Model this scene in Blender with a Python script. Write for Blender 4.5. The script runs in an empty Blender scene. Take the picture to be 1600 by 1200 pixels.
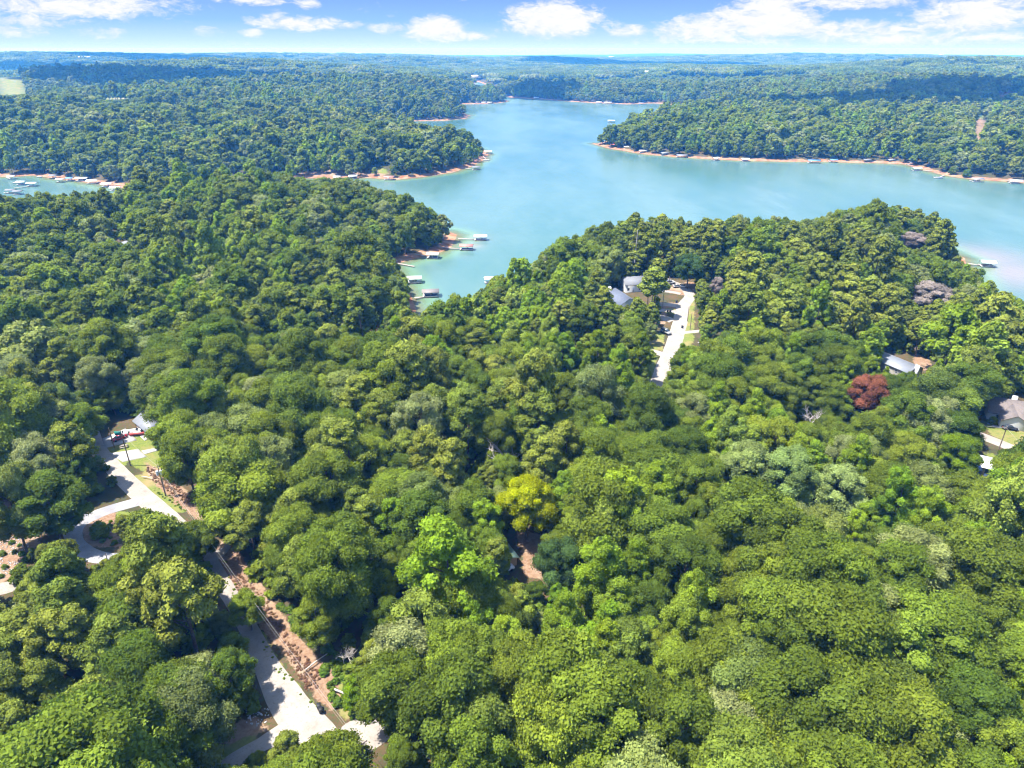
import bpy, math, random
import numpy as np
from mathutils import Vector, Matrix

R = math.radians
rng = np.random.default_rng(7)
random.seed(7)
SC = bpy.context.scene
COL = SC.collection

# ------------------------------------------------------------------ camera
CAMZ, PITCH, FPX = 120.0, 26.15, 1067.0
cam = bpy.data.cameras.new('camera')
cam.sensor_width = 36.0
cam.lens = 36.0 * FPX / 1600.0
cam.clip_start, cam.clip_end = 1.0, 60000.0
camo = bpy.data.objects.new('camera', cam)
camo.location = (0, 0, CAMZ)
camo.rotation_euler = (R(90 - PITCH), 0, 0)
COL.objects.link(camo)
SC.camera = camo

# ------------------------------------------------------------------ light
SUN_ELEV = 66.0
SUN_DIR = Vector((-1.0, -0.10, 0)).normalized() * math.cos(R(SUN_ELEV)) + Vector((0, 0, math.sin(R(SUN_ELEV))))
EXPOSURE = 1.68
sun = bpy.data.lights.new('sun', 'SUN')
sun.energy = 4.4
sun.angle = R(0.53)
sun.color = (1.0, 0.965, 0.90)
suno = bpy.data.objects.new('sun', sun)
suno.rotation_euler = SUN_DIR.to_track_quat('Z', 'Y').to_euler()
COL.objects.link(suno)
SC.view_settings.view_transform = 'Standard'
SC.view_settings.look = 'None'
SC.view_settings.gamma = 1.0
SC.view_settings.use_curve_mapping = False
SC.view_settings.exposure = EXPOSURE
SC.cycles.max_bounces = 6
SC.cycles.diffuse_bounces = 4
SC.cycles.glossy_bounces = 2
SC.cycles.transparent_max_bounces = 6
SC.cycles.volume_bounces = 1
SC.cycles.use_denoising = True
SC.cycles.pixel_filter_type = 'BLACKMAN_HARRIS'
SC.cycles.filter_width = 1.15


class NT:
    """tiny helper to write node trees"""
    def __init__(s, tree):
        s.t = tree
        for n in list(tree.nodes):
            tree.nodes.remove(n)

    def n(s, typ, **kw):
        nd = s.t.nodes.new(typ)
        for k, v in kw.items():
            setattr(nd, k, v)
        return nd

    def put(s, sock, v):
        if isinstance(v, bpy.types.NodeSocket):
            s.t.links.new(v, sock)
        elif v is not None:
            sock.default_value = v

    def m(s, op, a=None, b=None, c=None, clamp=False):
        nd = s.n('ShaderNodeMath', operation=op, use_clamp=clamp)
        for i, v in enumerate((a, b, c)):
            s.put(nd.inputs[i], v)
        return nd.outputs[0]

    def vm(s, op, a=None, b=None):
        nd = s.n('ShaderNodeVectorMath', operation=op)
        s.put(nd.inputs[0], a)
        if op == 'SCALE':
            s.put(nd.inputs['Scale'], b)
        elif b is not None:
            s.put(nd.inputs[1], b)
        return nd.outputs[0]

    def mix(s, f, a, b, blend='MIX'):
        nd = s.n('ShaderNodeMix', data_type='RGBA', blend_type=blend)
        s.put(nd.inputs[0], f)
        s.put(nd.inputs[6], a if not isinstance(a, tuple) else (*a[:3], 1))
        s.put(nd.inputs[7], b if not isinstance(b, tuple) else (*b[:3], 1))
        return nd.outputs[2]

    def rng(s, v, a, b, c=0.0, d=1.0, smooth=True):
        nd = s.n('ShaderNodeMapRange', interpolation_type='SMOOTHSTEP' if smooth else 'LINEAR')
        s.put(nd.inputs[0], v)
        for i, k in zip((1, 2, 3, 4), (a, b, c, d)):
            s.put(nd.inputs[i], k)
        return nd.outputs[0]

    def noise(s, vec, scale, detail=3.0, rough=0.55, out=0, dist=0.0):
        nd = s.n('ShaderNodeTexNoise')
        s.put(nd.inputs['Vector'], vec)
        nd.inputs['Scale'].default_value = scale
        nd.inputs['Detail'].default_value = detail
        nd.inputs['Roughness'].default_value = rough
        nd.inputs['Distortion'].default_value = dist
        return nd.outputs[out]

    def attr(s, name, typ='GEOMETRY'):
        nd = s.n('ShaderNodeAttribute', attribute_name=name, attribute_type=typ)
        return nd


# ------------------------------------------------------------------ sky
def make_world():
    w = bpy.data.worlds.new('World')
    SC.world = w
    w.use_nodes = True
    T = NT(w.node_tree)
    sky = T.n('ShaderNodeTexSky', sky_type='NISHITA')
    sky.sun_disc = False
    sky.sun_elevation = R(SUN_ELEV)
    sky.sun_rotation = R(264)
    sky.altitude = 250
    sky.air_density = 1.0
    sky.dust_density = 0.6
    sky.ozone_density = 1.6
    geo = T.n('ShaderNodeNewGeometry')
    d = T.vm('SCALE', geo.outputs['Incoming'], -1.0)
    sep = T.n('ShaderNodeSeparateXYZ')
    T.put(sep.inputs[0], d)
    x, y, z = sep.outputs
    hor = T.m('SQRT', T.m('ADD', T.m('MULTIPLY', x, x), T.m('MULTIPLY', y, y)))
    az = T.m('ARCTAN2', x, y)
    el = T.m('ARCTAN2', z, hor)          # radians
    # clear sky near the horizon: pale band that turns to blue
    ramp = T.n('ShaderNodeValToRGB')
    ramp.color_ramp.elements.remove(ramp.color_ramp.elements[1])
    K = 0.325
    stops = [(0.0, (0.74, 0.88, 1.05)), (0.10, (0.56, 0.79, 1.06)), (0.26, (0.33, 0.60, 1.03)), (0.5, (0.235, 0.44, 0.92)), (1.0, (0.16, 0.33, 0.78))]
    ramp.color_ramp.elements[0].position = 0.0
    ramp.color_ramp.elements[0].color = (*[c * K for c in stops[0][1]], 1)
    for p, c in stops[1:]:
        e = ramp.color_ramp.elements.new(p)
        e.color = (*[k * K for k in c], 1)
    T.put(ramp.inputs[0], T.m('DIVIDE', el, R(7.0), clamp=True))
    nish = T.vm('SCALE', sky.outputs[0], 0.15)
    clear = T.mix(T.rng(el, R(5), R(24)), ramp.outputs[0], nish)
    # clouds: azimuth, elevation stretched so that the puffs are flatter than wide
    comb = T.n('ShaderNodeCombineXYZ')
    T.put(comb.inputs[0], T.m('MULTIPLY', az, 14.0))
    T.put(comb.inputs[1], T.m('MULTIPLY', el, 34.0))
    cv = comb.outputs[0]
    warp = T.noise(cv, 1.1, 5, 0.6, 1)
    cw = T.vm('ADD', cv, T.vm('SCALE', T.vm('SUBTRACT', warp, (0.5, 0.5, 0.5)), 0.9))
    n1 = T.m('ADD', T.m('MULTIPLY', T.noise(cw, 1.9, 8, 0.62), 0.6), T.m('MULTIPLY', T.noise(cw, 6.5, 6, 0.6), 0.4))
    # named puffs of the photograph: (x pixel, y pixel, half width, half height, strength)
    puffs = [(110, 8, 190, 18, 1.0), (40, 30, 150, 12, .7), (240, 18, 60, 8, .5), (20, 48, 50, 9, .75), (150, 50, 45, 10, .7),
             (325, 50, 26, 7, .6), (393, 51, 20, 7, .9), (470, 36, 85, 11, .95), (430, 25, 25, 10, .7), (400, 2, 60, 6, .9), (478, 5, 22, 9, .9),
             (612, 44, 36, 9, .8), (680, 46, 46, 20, 1.25), (715, 55, 70, 8, .8), (565, 16, 14, 8, .4), (614, 18, 12, 7, .35),
             (865, 30, 72, 26, 1.35), (800, 46, 40, 7, .6), (950, 38, 26, 9, .7), (985, 48, 40, 9, .9), (1060, 50, 60, 10, .8),
             (1120, 44, 90, 20, 1.1), (1200, 28, 80, 30, 1.35), (1130, 60, 120, 12, .8), (1330, 50, 130, 18, .85), (1430, 62, 160, 14, .95),
             (1330, 4, 110, 10, .9), (1540, 22, 120, 26, 1.1), (1420, 30, 90, 14, .5), (1560, 60, 90, 12, .9), (1080, 70, 200, 8, .35), (260, 70, 240, 6, .25),
             (1290, 68, 260, 8, .5)]
    total = None
    for px, py, hw, hh, st in puffs:
        a0 = math.atan2((px - 800) / FPX, math.cos(R(PITCH)) + (600 - py) / FPX * math.sin(R(PITCH)))
        ry = math.cos(R(PITCH)) + (600 - py) / FPX * math.sin(R(PITCH))
        e0 = math.atan2(-math.sin(R(PITCH)) + (600 - py) / FPX * math.cos(R(PITCH)), math.hypot((px - 800) / FPX, ry))
        k = math.cos(a0) ** 2
        dx = T.m('DIVIDE', T.m('SUBTRACT', az, a0), hw / FPX * k * 0.88)
        dy = T.m('DIVIDE', T.m('SUBTRACT', el, e0), hh / FPX * 0.80)
        r2 = T.m('ADD', T.m('MULTIPLY', dx, dx), T.m('MULTIPLY', dy, dy))
        f = T.m('MULTIPLY', T.m('SUBTRACT', 1.0, T.m('MULTIPLY', r2, 0.5), clamp=True), st * 0.62)
        total = f if total is None else T.m('MAXIMUM', total, f)
    # the same kind of broken cloud goes on over the rest of the sky
    comb2 = T.n('ShaderNodeCombineXYZ')
    zz = T.m('MAXIMUM', z, 0.02)
    T.put(comb2.inputs[0], T.m('DIVIDE', x, zz))
    T.put(comb2.inputs[1], T.m('DIVIDE', y, zz))
    high = T.noise(comb2.outputs[0], 0.9, 7, 0.55)
    highm = T.m('MULTIPLY', T.rng(high, 0.56, 0.68), T.rng(el, R(4.5), R(12)))
    body = T.m('ADD', total, T.m('MULTIPLY', T.m('SUBTRACT', n1, 0.5), 1.9))
    mask = T.rng(body, 0.15, 0.68)
    mask = T.m('MULTIPLY', mask, T.rng(el, R(0.02), R(0.5), 0.15, 1.0))
    mask = T.m('MAXIMUM', mask, highm)
    shade = T.noise(T.vm('ADD', cw, (0.0, 0.28, 0.0)), 4.0, 6, 0.65)
    ccol = T.mix(T.rng(T.m('SUBTRACT', shade, T.m('MULTIPLY', body, 0.25)), 0.28, 0.58), (0.315, 0.315, 0.32), (0.265, 0.28, 0.32))
    col = T.mix(mask, clear, ccol)
    # below the horizon: the horizon's pale haze painted in, past the terrain's end
    col = T.mix(T.rng(el, R(-0.6), R(-0.05)), (0.215, 0.29, 0.35), col)
    bg = T.n('ShaderNodeBackground')
    T.put(bg.inputs[0], col)
    bg.inputs[1].default_value = 1.0
    out = T.n('ShaderNodeOutputWorld')
    T.put(out.inputs[0], bg.outputs[0])
    w.cycles.sampling_method = 'MANUAL'
    w.cycles.sample_map_resolution = 512


make_world()

# ------------------------------------------------------------------ projection
CP, SP = math.cos(R(PITCH)), math.sin(R(PITCH))


def ray(px, py):
    a, b = (px - 800) / FPX, (600 - py) / FPX
    return np.array([a, CP + b * SP, -SP + b * CP])


def at_z(px, py, z=0.0):
    r = ray(px, py)
    t = (z - CAMZ) / min(r[2], -1e-4)
    return r[0] * t, r[1] * t


def project(x, y, z):
    """world -> pixel of the photograph, and depth"""
    zz = np.asarray(z) - CAMZ
    dep = y * CP - zz * SP
    up = y * SP + zz * CP
    dep_ = np.maximum(dep, 1e-3)
    return 800 + FPX * x / dep_, 600 - FPX * up / dep_, dep


# ------------------------------------------------------------------ numpy noise
_P = np.random.default_rng(3).random((256, 256))


def vnoise(x, y):
    xi, yi = np.floor(x).astype(int), np.floor(y).astype(int)
    fx, fy = x - xi, y - yi
    fx, fy = fx * fx * (3 - 2 * fx), fy * fy * (3 - 2 * fy)
    a, b = _P[xi % 256, yi % 256], _P[(xi + 1) % 256, yi % 256]
    c, d = _P[xi % 256, (yi + 1) % 256], _P[(xi + 1) % 256, (yi + 1) % 256]
    return (a * (1 - fx) + b * fx) * (1 - fy) + (c * (1 - fx) + d * fx) * fy - 0.5


def fbm(x, y, sc, octv=3):
    t, a = 0.0, 1.0
    for o in range(octv):
        t = t + a * vnoise(x / sc + 17.3 * o, y / sc - 9.1 * o)
        sc, a = sc * 0.5, a * 0.5
    return t


def sstep(v, a, b):
    t = np.clip((v - a) / (b - a), 0, 1)
    return t * t * (3 - 2 * t)


def inside(poly, x, y):
    x, y = np.asarray(x, float), np.asarray(y, float)
    c = np.zeros(x.shape, bool)
    n = len(poly)
    for i in range(n):
        x1, y1 = poly[i]
        x2, y2 = poly[(i + 1) % n]
        if y1 == y2:
            continue
        k = ((y1 > y) != (y2 > y)) & (x < (x2 - x1) * (y - y1) / (y2 - y1) + x1)
        c ^= k
    return c


def edge_dist(poly, x, y, closed=True):
    x, y = np.asarray(x, float), np.asarray(y, float)
    best = np.full(x.shape, 1e18)
    n = len(poly)
    for i in range(n if closed else n - 1):
        x1, y1 = poly[i]
        x2, y2 = poly[(i + 1) % n]
        dx, dy = x2 - x1, y2 - y1
        t = np.clip(((x - x1) * dx + (y - y1) * dy) / max(dx * dx + dy * dy, 1e-9), 0, 1)
        best = np.minimum(best, (x - x1 - t * dx) ** 2 + (y - y1 - t * dy) ** 2)
    return np.sqrt(best)


def sdf(poly, x, y):
    """positive inside"""
    d = edge_dist(poly, x, y)
    return np.where(inside(poly, x, y), d, -d)


# ------------------------------------------------------------------ the lake: shoreline read off as (pixel x, pixel y, height of what is seen there)
SHORE = [(-420, 262, 0), (-200, 262, 0), (-60, 266, 0), (10, 276, 0), (60, 273, 0), (110, 282, 0), (160, 287, 0), (205, 296, 0), (300, 289, 0), (400, 280, 0),
         (475, 277, 0), (520, 279, 0), (580, 277, 0), (620, 279, 0), (665, 275, 0), (705, 269, 0), (735, 259, 0), (752, 249, 0), (758, 240, 0),
         (745, 226, 4), (730, 210, 20), (700, 199, 22), (655, 192, 22), (560, 192, 10),
         (640, 189, 0), (700, 188, 0), (730, 185, 0), (738, 180, 0), (733, 172, 10), (700, 166, 10), (720, 162, 0), (760, 162, 0), (790, 160, 0), (795, 157, 0),
         (770, 152, 5), (755, 143, 0), (738, 131, 0), (745, 126, 0), (758, 131, 0), (775, 143, 0), (795, 152, 0),
         (835, 154, 0), (870, 157, 0), (930, 161, 0), (980, 162.5, 0), (1018, 161, 0), (1120, 168, 0), (1060, 180, 6),
         (985, 189, 10), (972, 192, 4), (990, 197, 5), (960, 203, 14), (934, 214, 10), (928, 224, 0), (950, 231, 0), (1000, 239, 0), (1060, 245, 0), (1160, 250, 0), (1300, 253, 0), (1380, 254, 0),
         (1420, 256, 0), (1440, 262, 0), (1462, 268, 0), (1480, 274, 0), (1520, 281, 0), (1600, 285, 0), (1800, 296, 0), (2300, 310, 0),
         (2500, 520, 20), (1900, 560, 18), (1700, 520, 18), (1610, 474, 18), (1570, 455, 18), (1530, 430, 12), (1500, 403, 0), (1494, 395, 2), (1502, 372, 20), (1490, 350, 18),
         (1450, 333, 18), (1380, 324, 18), (1290, 337, 18), (1262, 346, 18), (1180, 346, 18), (1100, 348, 18), (1005, 341, 18), (940, 354, 18), (860, 383, 18), (810, 405, 18),
         (760, 436, 18), (720, 464, 15), (690, 480, 13), (660, 500, 10), (640, 515, 8), (610, 530, 5), (585, 527, 0), (570, 520, 0), (580, 508, 3),
         (632, 500, 4), (644, 484, 0), (636, 462, 0), (622, 440, 0), (610, 420, 0), (612, 412, 0), (640, 404, 0), (680, 395, 0), (698, 387, 0), (706, 374, 0), (710, 367, 0), (700, 355, 4),
         (698, 335, 18), (685, 326, 18), (640, 305, 18), (560, 287, 18), (480, 281, 18), (400, 290, 18), (300, 297, 18), (205, 303, 18), (130, 307, 18), (60, 311, 18), (0, 314, 18), (-120, 320, 18), (-420, 330, 18)]
LAKE = [at_z(*p) for p in SHORE]

# hills: (pixel of the canopy's crest, distance, radius across, radius along the view)
HILLS = []
for px, py, dist, rx, ry in [(500, 122, 1750, 420, 260), (300, 138, 1500, 300, 250), (120, 108, 2300, 500, 300), (650, 142, 1600, 170, 160), (330, 96, 3000, 700, 330), (560, 118, 2700, 500, 250),
                             (60, 85, 5200, 1500, 600), (420, 84, 6000, 1800, 500), (950, 104, 3600, 900, 500), (1300, 108, 2900, 800, 450), (1550, 96, 3300, 700, 500), (1350, 86, 6200, 2200, 600),
                             (800, 90, 5200, 900, 450), (600, 90, 4600, 800, 400), (1430, 118, 2150, 380, 260), (1250, 134, 1900, 420, 260), (1100, 160, 1450, 260, 160), (1420, 178, 1200, 330, 160),
                             (150, 178, 1120, 300, 140), (420, 186, 1060, 240, 120), (600, 192, 1000, 130, 90), (-150, 160, 1300, 300, 200), (840, 118, 2900, 260, 200), (860, 140, 2150, 150, 120),
                             (1380, 316, 440, 90, 60), (1150, 330, 440, 90, 50), (960, 345, 400, 60, 40), (250, 292, 520, 200, 60), (470, 284, 560, 110, 60)]:
    r = ray(px, py)
    rh = math.hypot(r[0], r[1])
    x, y = r[0] / rh * dist, r[1] / rh * dist
    top = CAMZ + r[2] / rh * dist
    HILLS.append((x, y, max((top - 20 - 9) * 1.1, 1.0), rx, ry, math.atan2(r[0], r[1])))


def shore_s(x, y):
    s = -sdf(LAKE, x, y)
    d = np.hypot(x, y)
    k = np.clip(d / 500, 0.35, 3.0)
    return s + k * (4 * fbm(x, y, 60, 2) + 2.2 * fbm(x + 99, y, 18, 2)) * (.4 + .6 * sstep(d, 500, 800))


def ground_from_s(x, y, s):
    d = np.hypot(x, y)
    base = 10.5 + 3.5 * fbm(x, y, 260, 2) + sstep(d, 900, 3500) * (15 * fbm(x, y, 900, 4) + 1) + sstep(d, 3000, 8000) * 26 * (fbm(x + 500, y, 3800, 3) + 0.25)
    rise = np.zeros(np.shape(x))
    for hx, hy, hh, rx, ry, az in HILLS:
        dx, dy = x - hx, y - hy
        u = dx * math.cos(az) - dy * math.sin(az)
        v = dx * math.sin(az) + dy * math.cos(az)
        rise = np.maximum(rise, hh * np.exp(-(u / rx) ** 2 - (v / ry) ** 2))
    base = base + rise
    land = 0.25 + 1.3 * (1 - np.exp(-np.maximum(s, 0) / 5)) + base * sstep(s, -6, 70)*sstep(s, 0, 14)
    wet = np.maximum(-9.0, s * 0.11) + 0.25
    h = np.where(s > 0, land, wet)
    # the valley the camera hovers over falls slightly to the south
    return h


def ground(x, y):
    x, y = np.atleast_1d(np.asarray(x, float)), np.atleast_1d(np.asarray(y, float))
    return ground_from_s(x, y, shore_s(x, y))


def gz(x, y):
    return float(ground(x, y)[0])


def G(px, py, dz=0.0):
    """world point of the ground seen at a pixel"""
    z = 11.0
    for _ in range(14):
        x, y = at_z(px, py, z + dz)
        z = 0.5 * z + 0.5 * max(gz(x, y), 0.0)
    return x, y


def Gp(pts):
    return [G(*p) for p in pts]


# ------------------------------------------------------------------ things seen on the ground, as pixel outlines
CLAY_PX = [[(340, 845), (362, 848), (400, 900), (430, 945), (470, 1000), (520, 1050), (535, 1085), (520, 1110), (498, 1095), (440, 1020), (395, 965), (372, 950), (350, 905), (335, 870)],
           [(225, 722), (262, 740), (310, 785), (345, 820), (330, 830), (280, 790), (240, 755)],
           [(0, 700), (28, 770), (60, 850), (20, 900), (-60, 960), (-120, 800)],
           [(300, 1170), (340, 1140), (400, 1120), (420, 1140), (360, 1160)],
           [(805, 828), (862, 838), (875, 860), (845, 905), (818, 900), (815, 860)],
           [(1030, 455), (1075, 440), (1100, 445), (1075, 462)], [(1030, 475), (1062, 472), (1058, 482), (1030, 482)],
           [(1430, 552), (1452, 562), (1460, 578), (1424, 580)],
           [(180, 950), (260, 960), (260, 1040), (150, 1030)], [(120, 800), (180, 795), (185, 855), (135, 855)],
           [(1522, 184), (1541, 184), (1537, 220), (1520, 220)], [(1035, 486), (1041, 486), (1040, 505), (1030, 510)],
           [(1558, 140), (1600, 140), (1600, 150), (1560, 152)],
           [(470, 266), (600, 270), (600, 279), (470, 279)], [(588, 1000), (640, 1010), (640, 1030), (590, 1020)]]
GRASS_PX = [[(165, 700), (225, 672), (250, 680), (262, 740), (240, 752), (225, 740), (200, 720), (190, 735)],
            [(200, 745), (225, 740), (300, 800), (270, 800)], [(400, 985), (412, 985), (445, 1050), (500, 1110), (480, 1110), (420, 1040)],
            [(495, 1040), (530, 1030), (570, 1060), (600, 1115), (540, 1125), (515, 1090)],
            [(310, 1185), (385, 1145), (405, 1150), (350, 1200)], [(1065, 480), (1086, 462), (1084, 516), (1058, 518)],
            [(1055, 522), (1085, 520), (1080, 545), (1052, 550)], [(1012, 522), (1038, 520), (1036, 548), (1014, 546)],
            [(1030, 478), (1058, 474), (1056, 480), (1030, 480)], [(1028, 480), (1056, 483), (1052, 490), (1028, 488)], [(1012, 555), (1026, 555), (1020, 600), (990, 610), (1008, 590)],
            [(1540, 660), (1620, 655), (1620, 700), (1590, 700), (1548, 680)], [(1535, 708), (1562, 712), (1555, 722), (1535, 715)],
            [(0, 126), (30, 128), (44, 149), (0, 153)], [(163, 149), (202, 147), (200, 156), (158, 156)], [(288, 400), (322, 404), (322, 414), (290, 412)],
            [(590, 262), (602, 262), (606, 272), (592, 274)], [(525, 264), (540, 264), (540, 272), (525, 272)], [(180, 800), (210, 800), (190, 850)], [(885, 570), (910, 565), (910, 582), (885, 584)],
            [(640, 880), (1, 1)][:0] or [(105, 775), (130, 770), (130, 795), (105, 795)]]
CLAYW = [Gp(p) for p in CLAY_PX]
GRASSW = [Gp(p) for p in GRASS_PX]

# ------------------------------------------------------------------ materials
MATS = {}


def new_mat(name):
    m = bpy.data.materials.new(name)
    m.use_nodes = True
    MATS[name] = m
    return m, NT(m.node_tree)


def principled(T, col, rough=0.8, bump=None, metal=0.0, spec=0.3, bdist=0.05, bstr=0.6):
    p = T.n('ShaderNodeBsdfPrincipled')
    T.put(p.inputs['Base Color'], col if not isinstance(col, tuple) else (*col[:3], 1))
    T.put(p.inputs['Roughness'], rough)
    T.put(p.inputs['Metallic'], metal)
    T.put(p.inputs['Specular IOR Level'], spec)
    if bump is not None:
        b = T.n('ShaderNodeBump')
        b.inputs['Strength'].default_value = bstr
        b.inputs['Distance'].default_value = bdist
        T.put(b.inputs['Height'], bump)
        T.put(p.inputs['Normal'], b.outputs[0])
    o = T.n('ShaderNodeOutputMaterial')
    T.put(o.inputs[0], p.outputs[0])
    return p


def simple(name, col, rough=0.7, var=0.15, scale=1.5, metal=0.0, spec=0.3):
    """a plain surface with faint mottling and wear"""
    m, T = new_mat(name)
    g = T.n('ShaderNodeNewGeometry')
    n = T.noise(g.outputs['Position'], scale, 5, 0.6)
    lo = tuple(c * (1 - var) for c in col)
    hi = tuple(min(1, c * (1 + var)) for c in col)
    principled(T, T.mix(T.rng(n, 0.3, 0.7), lo, hi), rough, metal=metal, spec=spec)
    return m


def ground_material():
    m, T = new_mat('ground')
    g = T.n('ShaderNodeNewGeometry')
    P = g.outputs['Position']
    sep = T.n('ShaderNodeSeparateXYZ')
    T.put(sep.inputs[0], P)
    big, mid, fine = T.noise(P, 0.006, 4), T.noise(P, 0.12, 5, 0.6), T.noise(P, 1.6, 5, 0.65)
    floor = T.mix(T.rng(mid, 0.35, 0.65), (0.05, 0.045, 0.022), (0.10, 0.062, 0.034))
    floor = T.mix(T.rng(fine, 0.45, 0.7), floor, (0.045, 0.07, 0.02))
    clay = T.mix(T.rng(fine, 0.3, 0.7), (0.17, 0.092, 0.052), (0.25, 0.170, 0.112))
    clay = T.mix(T.rng(mid, 0.45, 0.75), clay, (0.28, 0.215, 0.145))
    grass = T.mix(T.rng(fine, 0.3, 0.7), (0.095, 0.130, 0.024), (0.16, 0.175, 0.04))
    grass = T.mix(T.rng(mid, 0.42, 0.7), grass, (0.23, 0.175, 0.08))
    shore = T.mix(T.rng(mid, 0.3, 0.7), (0.21, 0.085, 0.042), (0.33, 0.20, 0.125))
    ca, ga = T.attr('clay').outputs['Fac'], T.attr('grass').outputs['Fac']
    jit = T.m('MULTIPLY', T.m('SUBTRACT', T.noise(P, 0.5, 5, 0.7), 0.5), 1.5)
    col = T.mix(T.rng(T.m('ADD', ga, jit), 0.35, 0.6), floor, grass)
    col = T.mix(T.rng(T.m('ADD', ca, jit), 0.35, 0.6), col, clay)
    zz = T.m('ADD', sep.outputs[2], T.m('MULTIPLY', T.m('SUBTRACT', T.noise(P, 0.07, 4, 0.7), 0.47), 3.2))
    col = T.mix(T.rng(zz, 1.7, 1.25), col, shore)
    far = T.attr('far').outputs['Fac']
    wood = T.mix(T.rng(T.noise(P, 0.012, 6, 0.75), 0.4, 0.62), (0.022, 0.040, 0.012), (0.055, 0.085, 0.022))
    wood = T.mix(T.rng(T.noise(P, 0.0016, 5, 0.6), 0.6, 0.7), wood, (0.14, 0.16, 0.06))
    col = T.mix(far, col, wood)
    principled(T, col, 0.95, fine, spec=0.1, bdist=0.25, bstr=0.7)
    return m


def water_material():
    m, T = new_mat('water')
    g = T.n('ShaderNodeNewGeometry')
    P = g.outputs['Position']
    mp = T.n('ShaderNodeMapping')
    T.put(mp.inputs[0], P)
    mp.inputs['Rotation'].default_value = (0, 0, R(25))
    mp.inputs['Scale'].default_value = (1.0, 0.35, 1.0)
    ripple = T.noise(mp.outputs[0], 0.45, 6, 0.7)
    wind = T.noise(mp.outputs[0], 0.006, 5, 0.6)
    depth = T.attr('depth').outputs['Fac']
    dn = T.m('ADD', depth, T.m('MULTIPLY', T.m('SUBTRACT', T.noise(P, 0.03, 4), 0.5), 0.6))
    deep = T.mix(T.rng(wind, 0.35, 0.62), (0.050, 0.122, 0.114), (0.092, 0.160, 0.150))
    sky_streak = T.noise(mp.outputs[0], 0.011, 6, 0.62, 0, 0.6)
    deep = T.mix(T.m('MULTIPLY', T.rng(sky_streak, 0.5, 0.85), 0.45), deep, (0.17, 0.22, 0.225))  # pale sky reflection in wind streaks, put into the water colour
    deep = T.mix(T.m('MULTIPLY', T.attr('silt').outputs['Fac'], 0.85), deep, (0.22, 0.18, 0.165))
    body = T.mix(T.rng(dn, 0.2, 2.4), (0.13, 0.22, 0.12), deep)
    b = T.n('ShaderNodeBump')
    b.inputs['Strength'].default_value = 0.55
    b.inputs['Distance'].default_value = 0.3
    T.put(b.inputs['Height'], ripple)
    p = T.n('ShaderNodeBsdfPrincipled')
    T.put(p.inputs['Base Color'], body)
    T.put(p.inputs['Roughness'], T.rng(wind, 0.3, 0.7, 0.10, 0.24))
    p.inputs['IOR'].default_value = 1.33
    p.inputs['Specular IOR Level'].default_value = 0.5
    T.put(p.inputs['Normal'], b.outputs[0])
    tr = T.n('ShaderNodeBsdfTransparent')
    tr.inputs[0].default_value = (0.72, 0.86, 0.78, 1)
    mx = T.n('ShaderNodeMixShader')
    T.put(mx.inputs[0], T.rng(dn, -0.15, 1.25, 0.15, 1.0))
    T.put(mx.inputs[1], tr.outputs[0])
    T.put(mx.inputs[2], p.outputs[0])
    o = T.n('ShaderNodeOutputMaterial')
    T.put(o.inputs[0], mx.outputs[0])
    return m


def leaf_material(name, dark, light, pale=None, trans=0.42):
    """foliage; colour varies from stand to stand, tree to tree and branch to branch"""
    m, T = new_mat(name)
    oi = T.n('ShaderNodeObjectInfo')
    stand = T.noise(oi.outputs['Location'], 0.018, 3)
    tone = T.attr('tone').outputs['Fac']
    f = T.m('ADD', T.m('MULTIPLY', oi.outputs['Random'], 0.62), T.m('MULTIPLY', T.m('SUBTRACT', stand, 0.5), 1.1))
    col = T.mix(T.m('ADD', f, 0.12, clamp=True), dark, light)
    if pale:
        r2 = T.m('FRACT', T.m('MULTIPLY', oi.outputs['Random'], 17.31))
        col = T.mix(T.m('MULTIPLY', T.rng(r2, 0.72, 1.0), 0.85), col, pale)
    hs = T.n('ShaderNodeHueSaturation')
    T.put(hs.inputs['Color'], col)
    T.put(hs.inputs['Value'], T.m('ADD', 0.77, T.m('MULTIPLY', tone, 0.72)))
    T.put(hs.inputs['Hue'], T.m('ADD', 0.487, T.m('MULTIPLY', T.m('FRACT', T.m('MULTIPLY', oi.outputs['Random'], 5.7)), 0.022)))
    hs.inputs['Saturation'].default_value = 1.04
    dif = T.n('ShaderNodeBsdfDiffuse')
    T.put(dif.inputs[0], hs.outputs[0])
    tl = T.n('ShaderNodeBsdfTranslucent')
    T.put(tl.inputs[0], T.mix(0.5, hs.outputs[0], (0.22, 0.27, 0.03)))
    gl = T.n('ShaderNodeBsdfGlossy')
    gl.inputs['Roughness'].default_value = 0.42
    gl.inputs[0].default_value = (0.8, 0.9, 1.0, 1)
    a = T.n('ShaderNodeMixShader')
    a.inputs[0].default_value = trans
    T.put(a.inputs[1], dif.outputs[0])
    T.put(a.inputs[2], tl.outputs[0])
    b = T.n('ShaderNodeMixShader')
    b.inputs[0].default_value = 0.0
    T.put(b.inputs[1], a.outputs[0])
    T.put(b.inputs[2], gl.outputs[0])
    o = T.n('ShaderNodeOutputMaterial')
    T.put(o.inputs[0], b.outputs[0])
    return m


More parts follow.
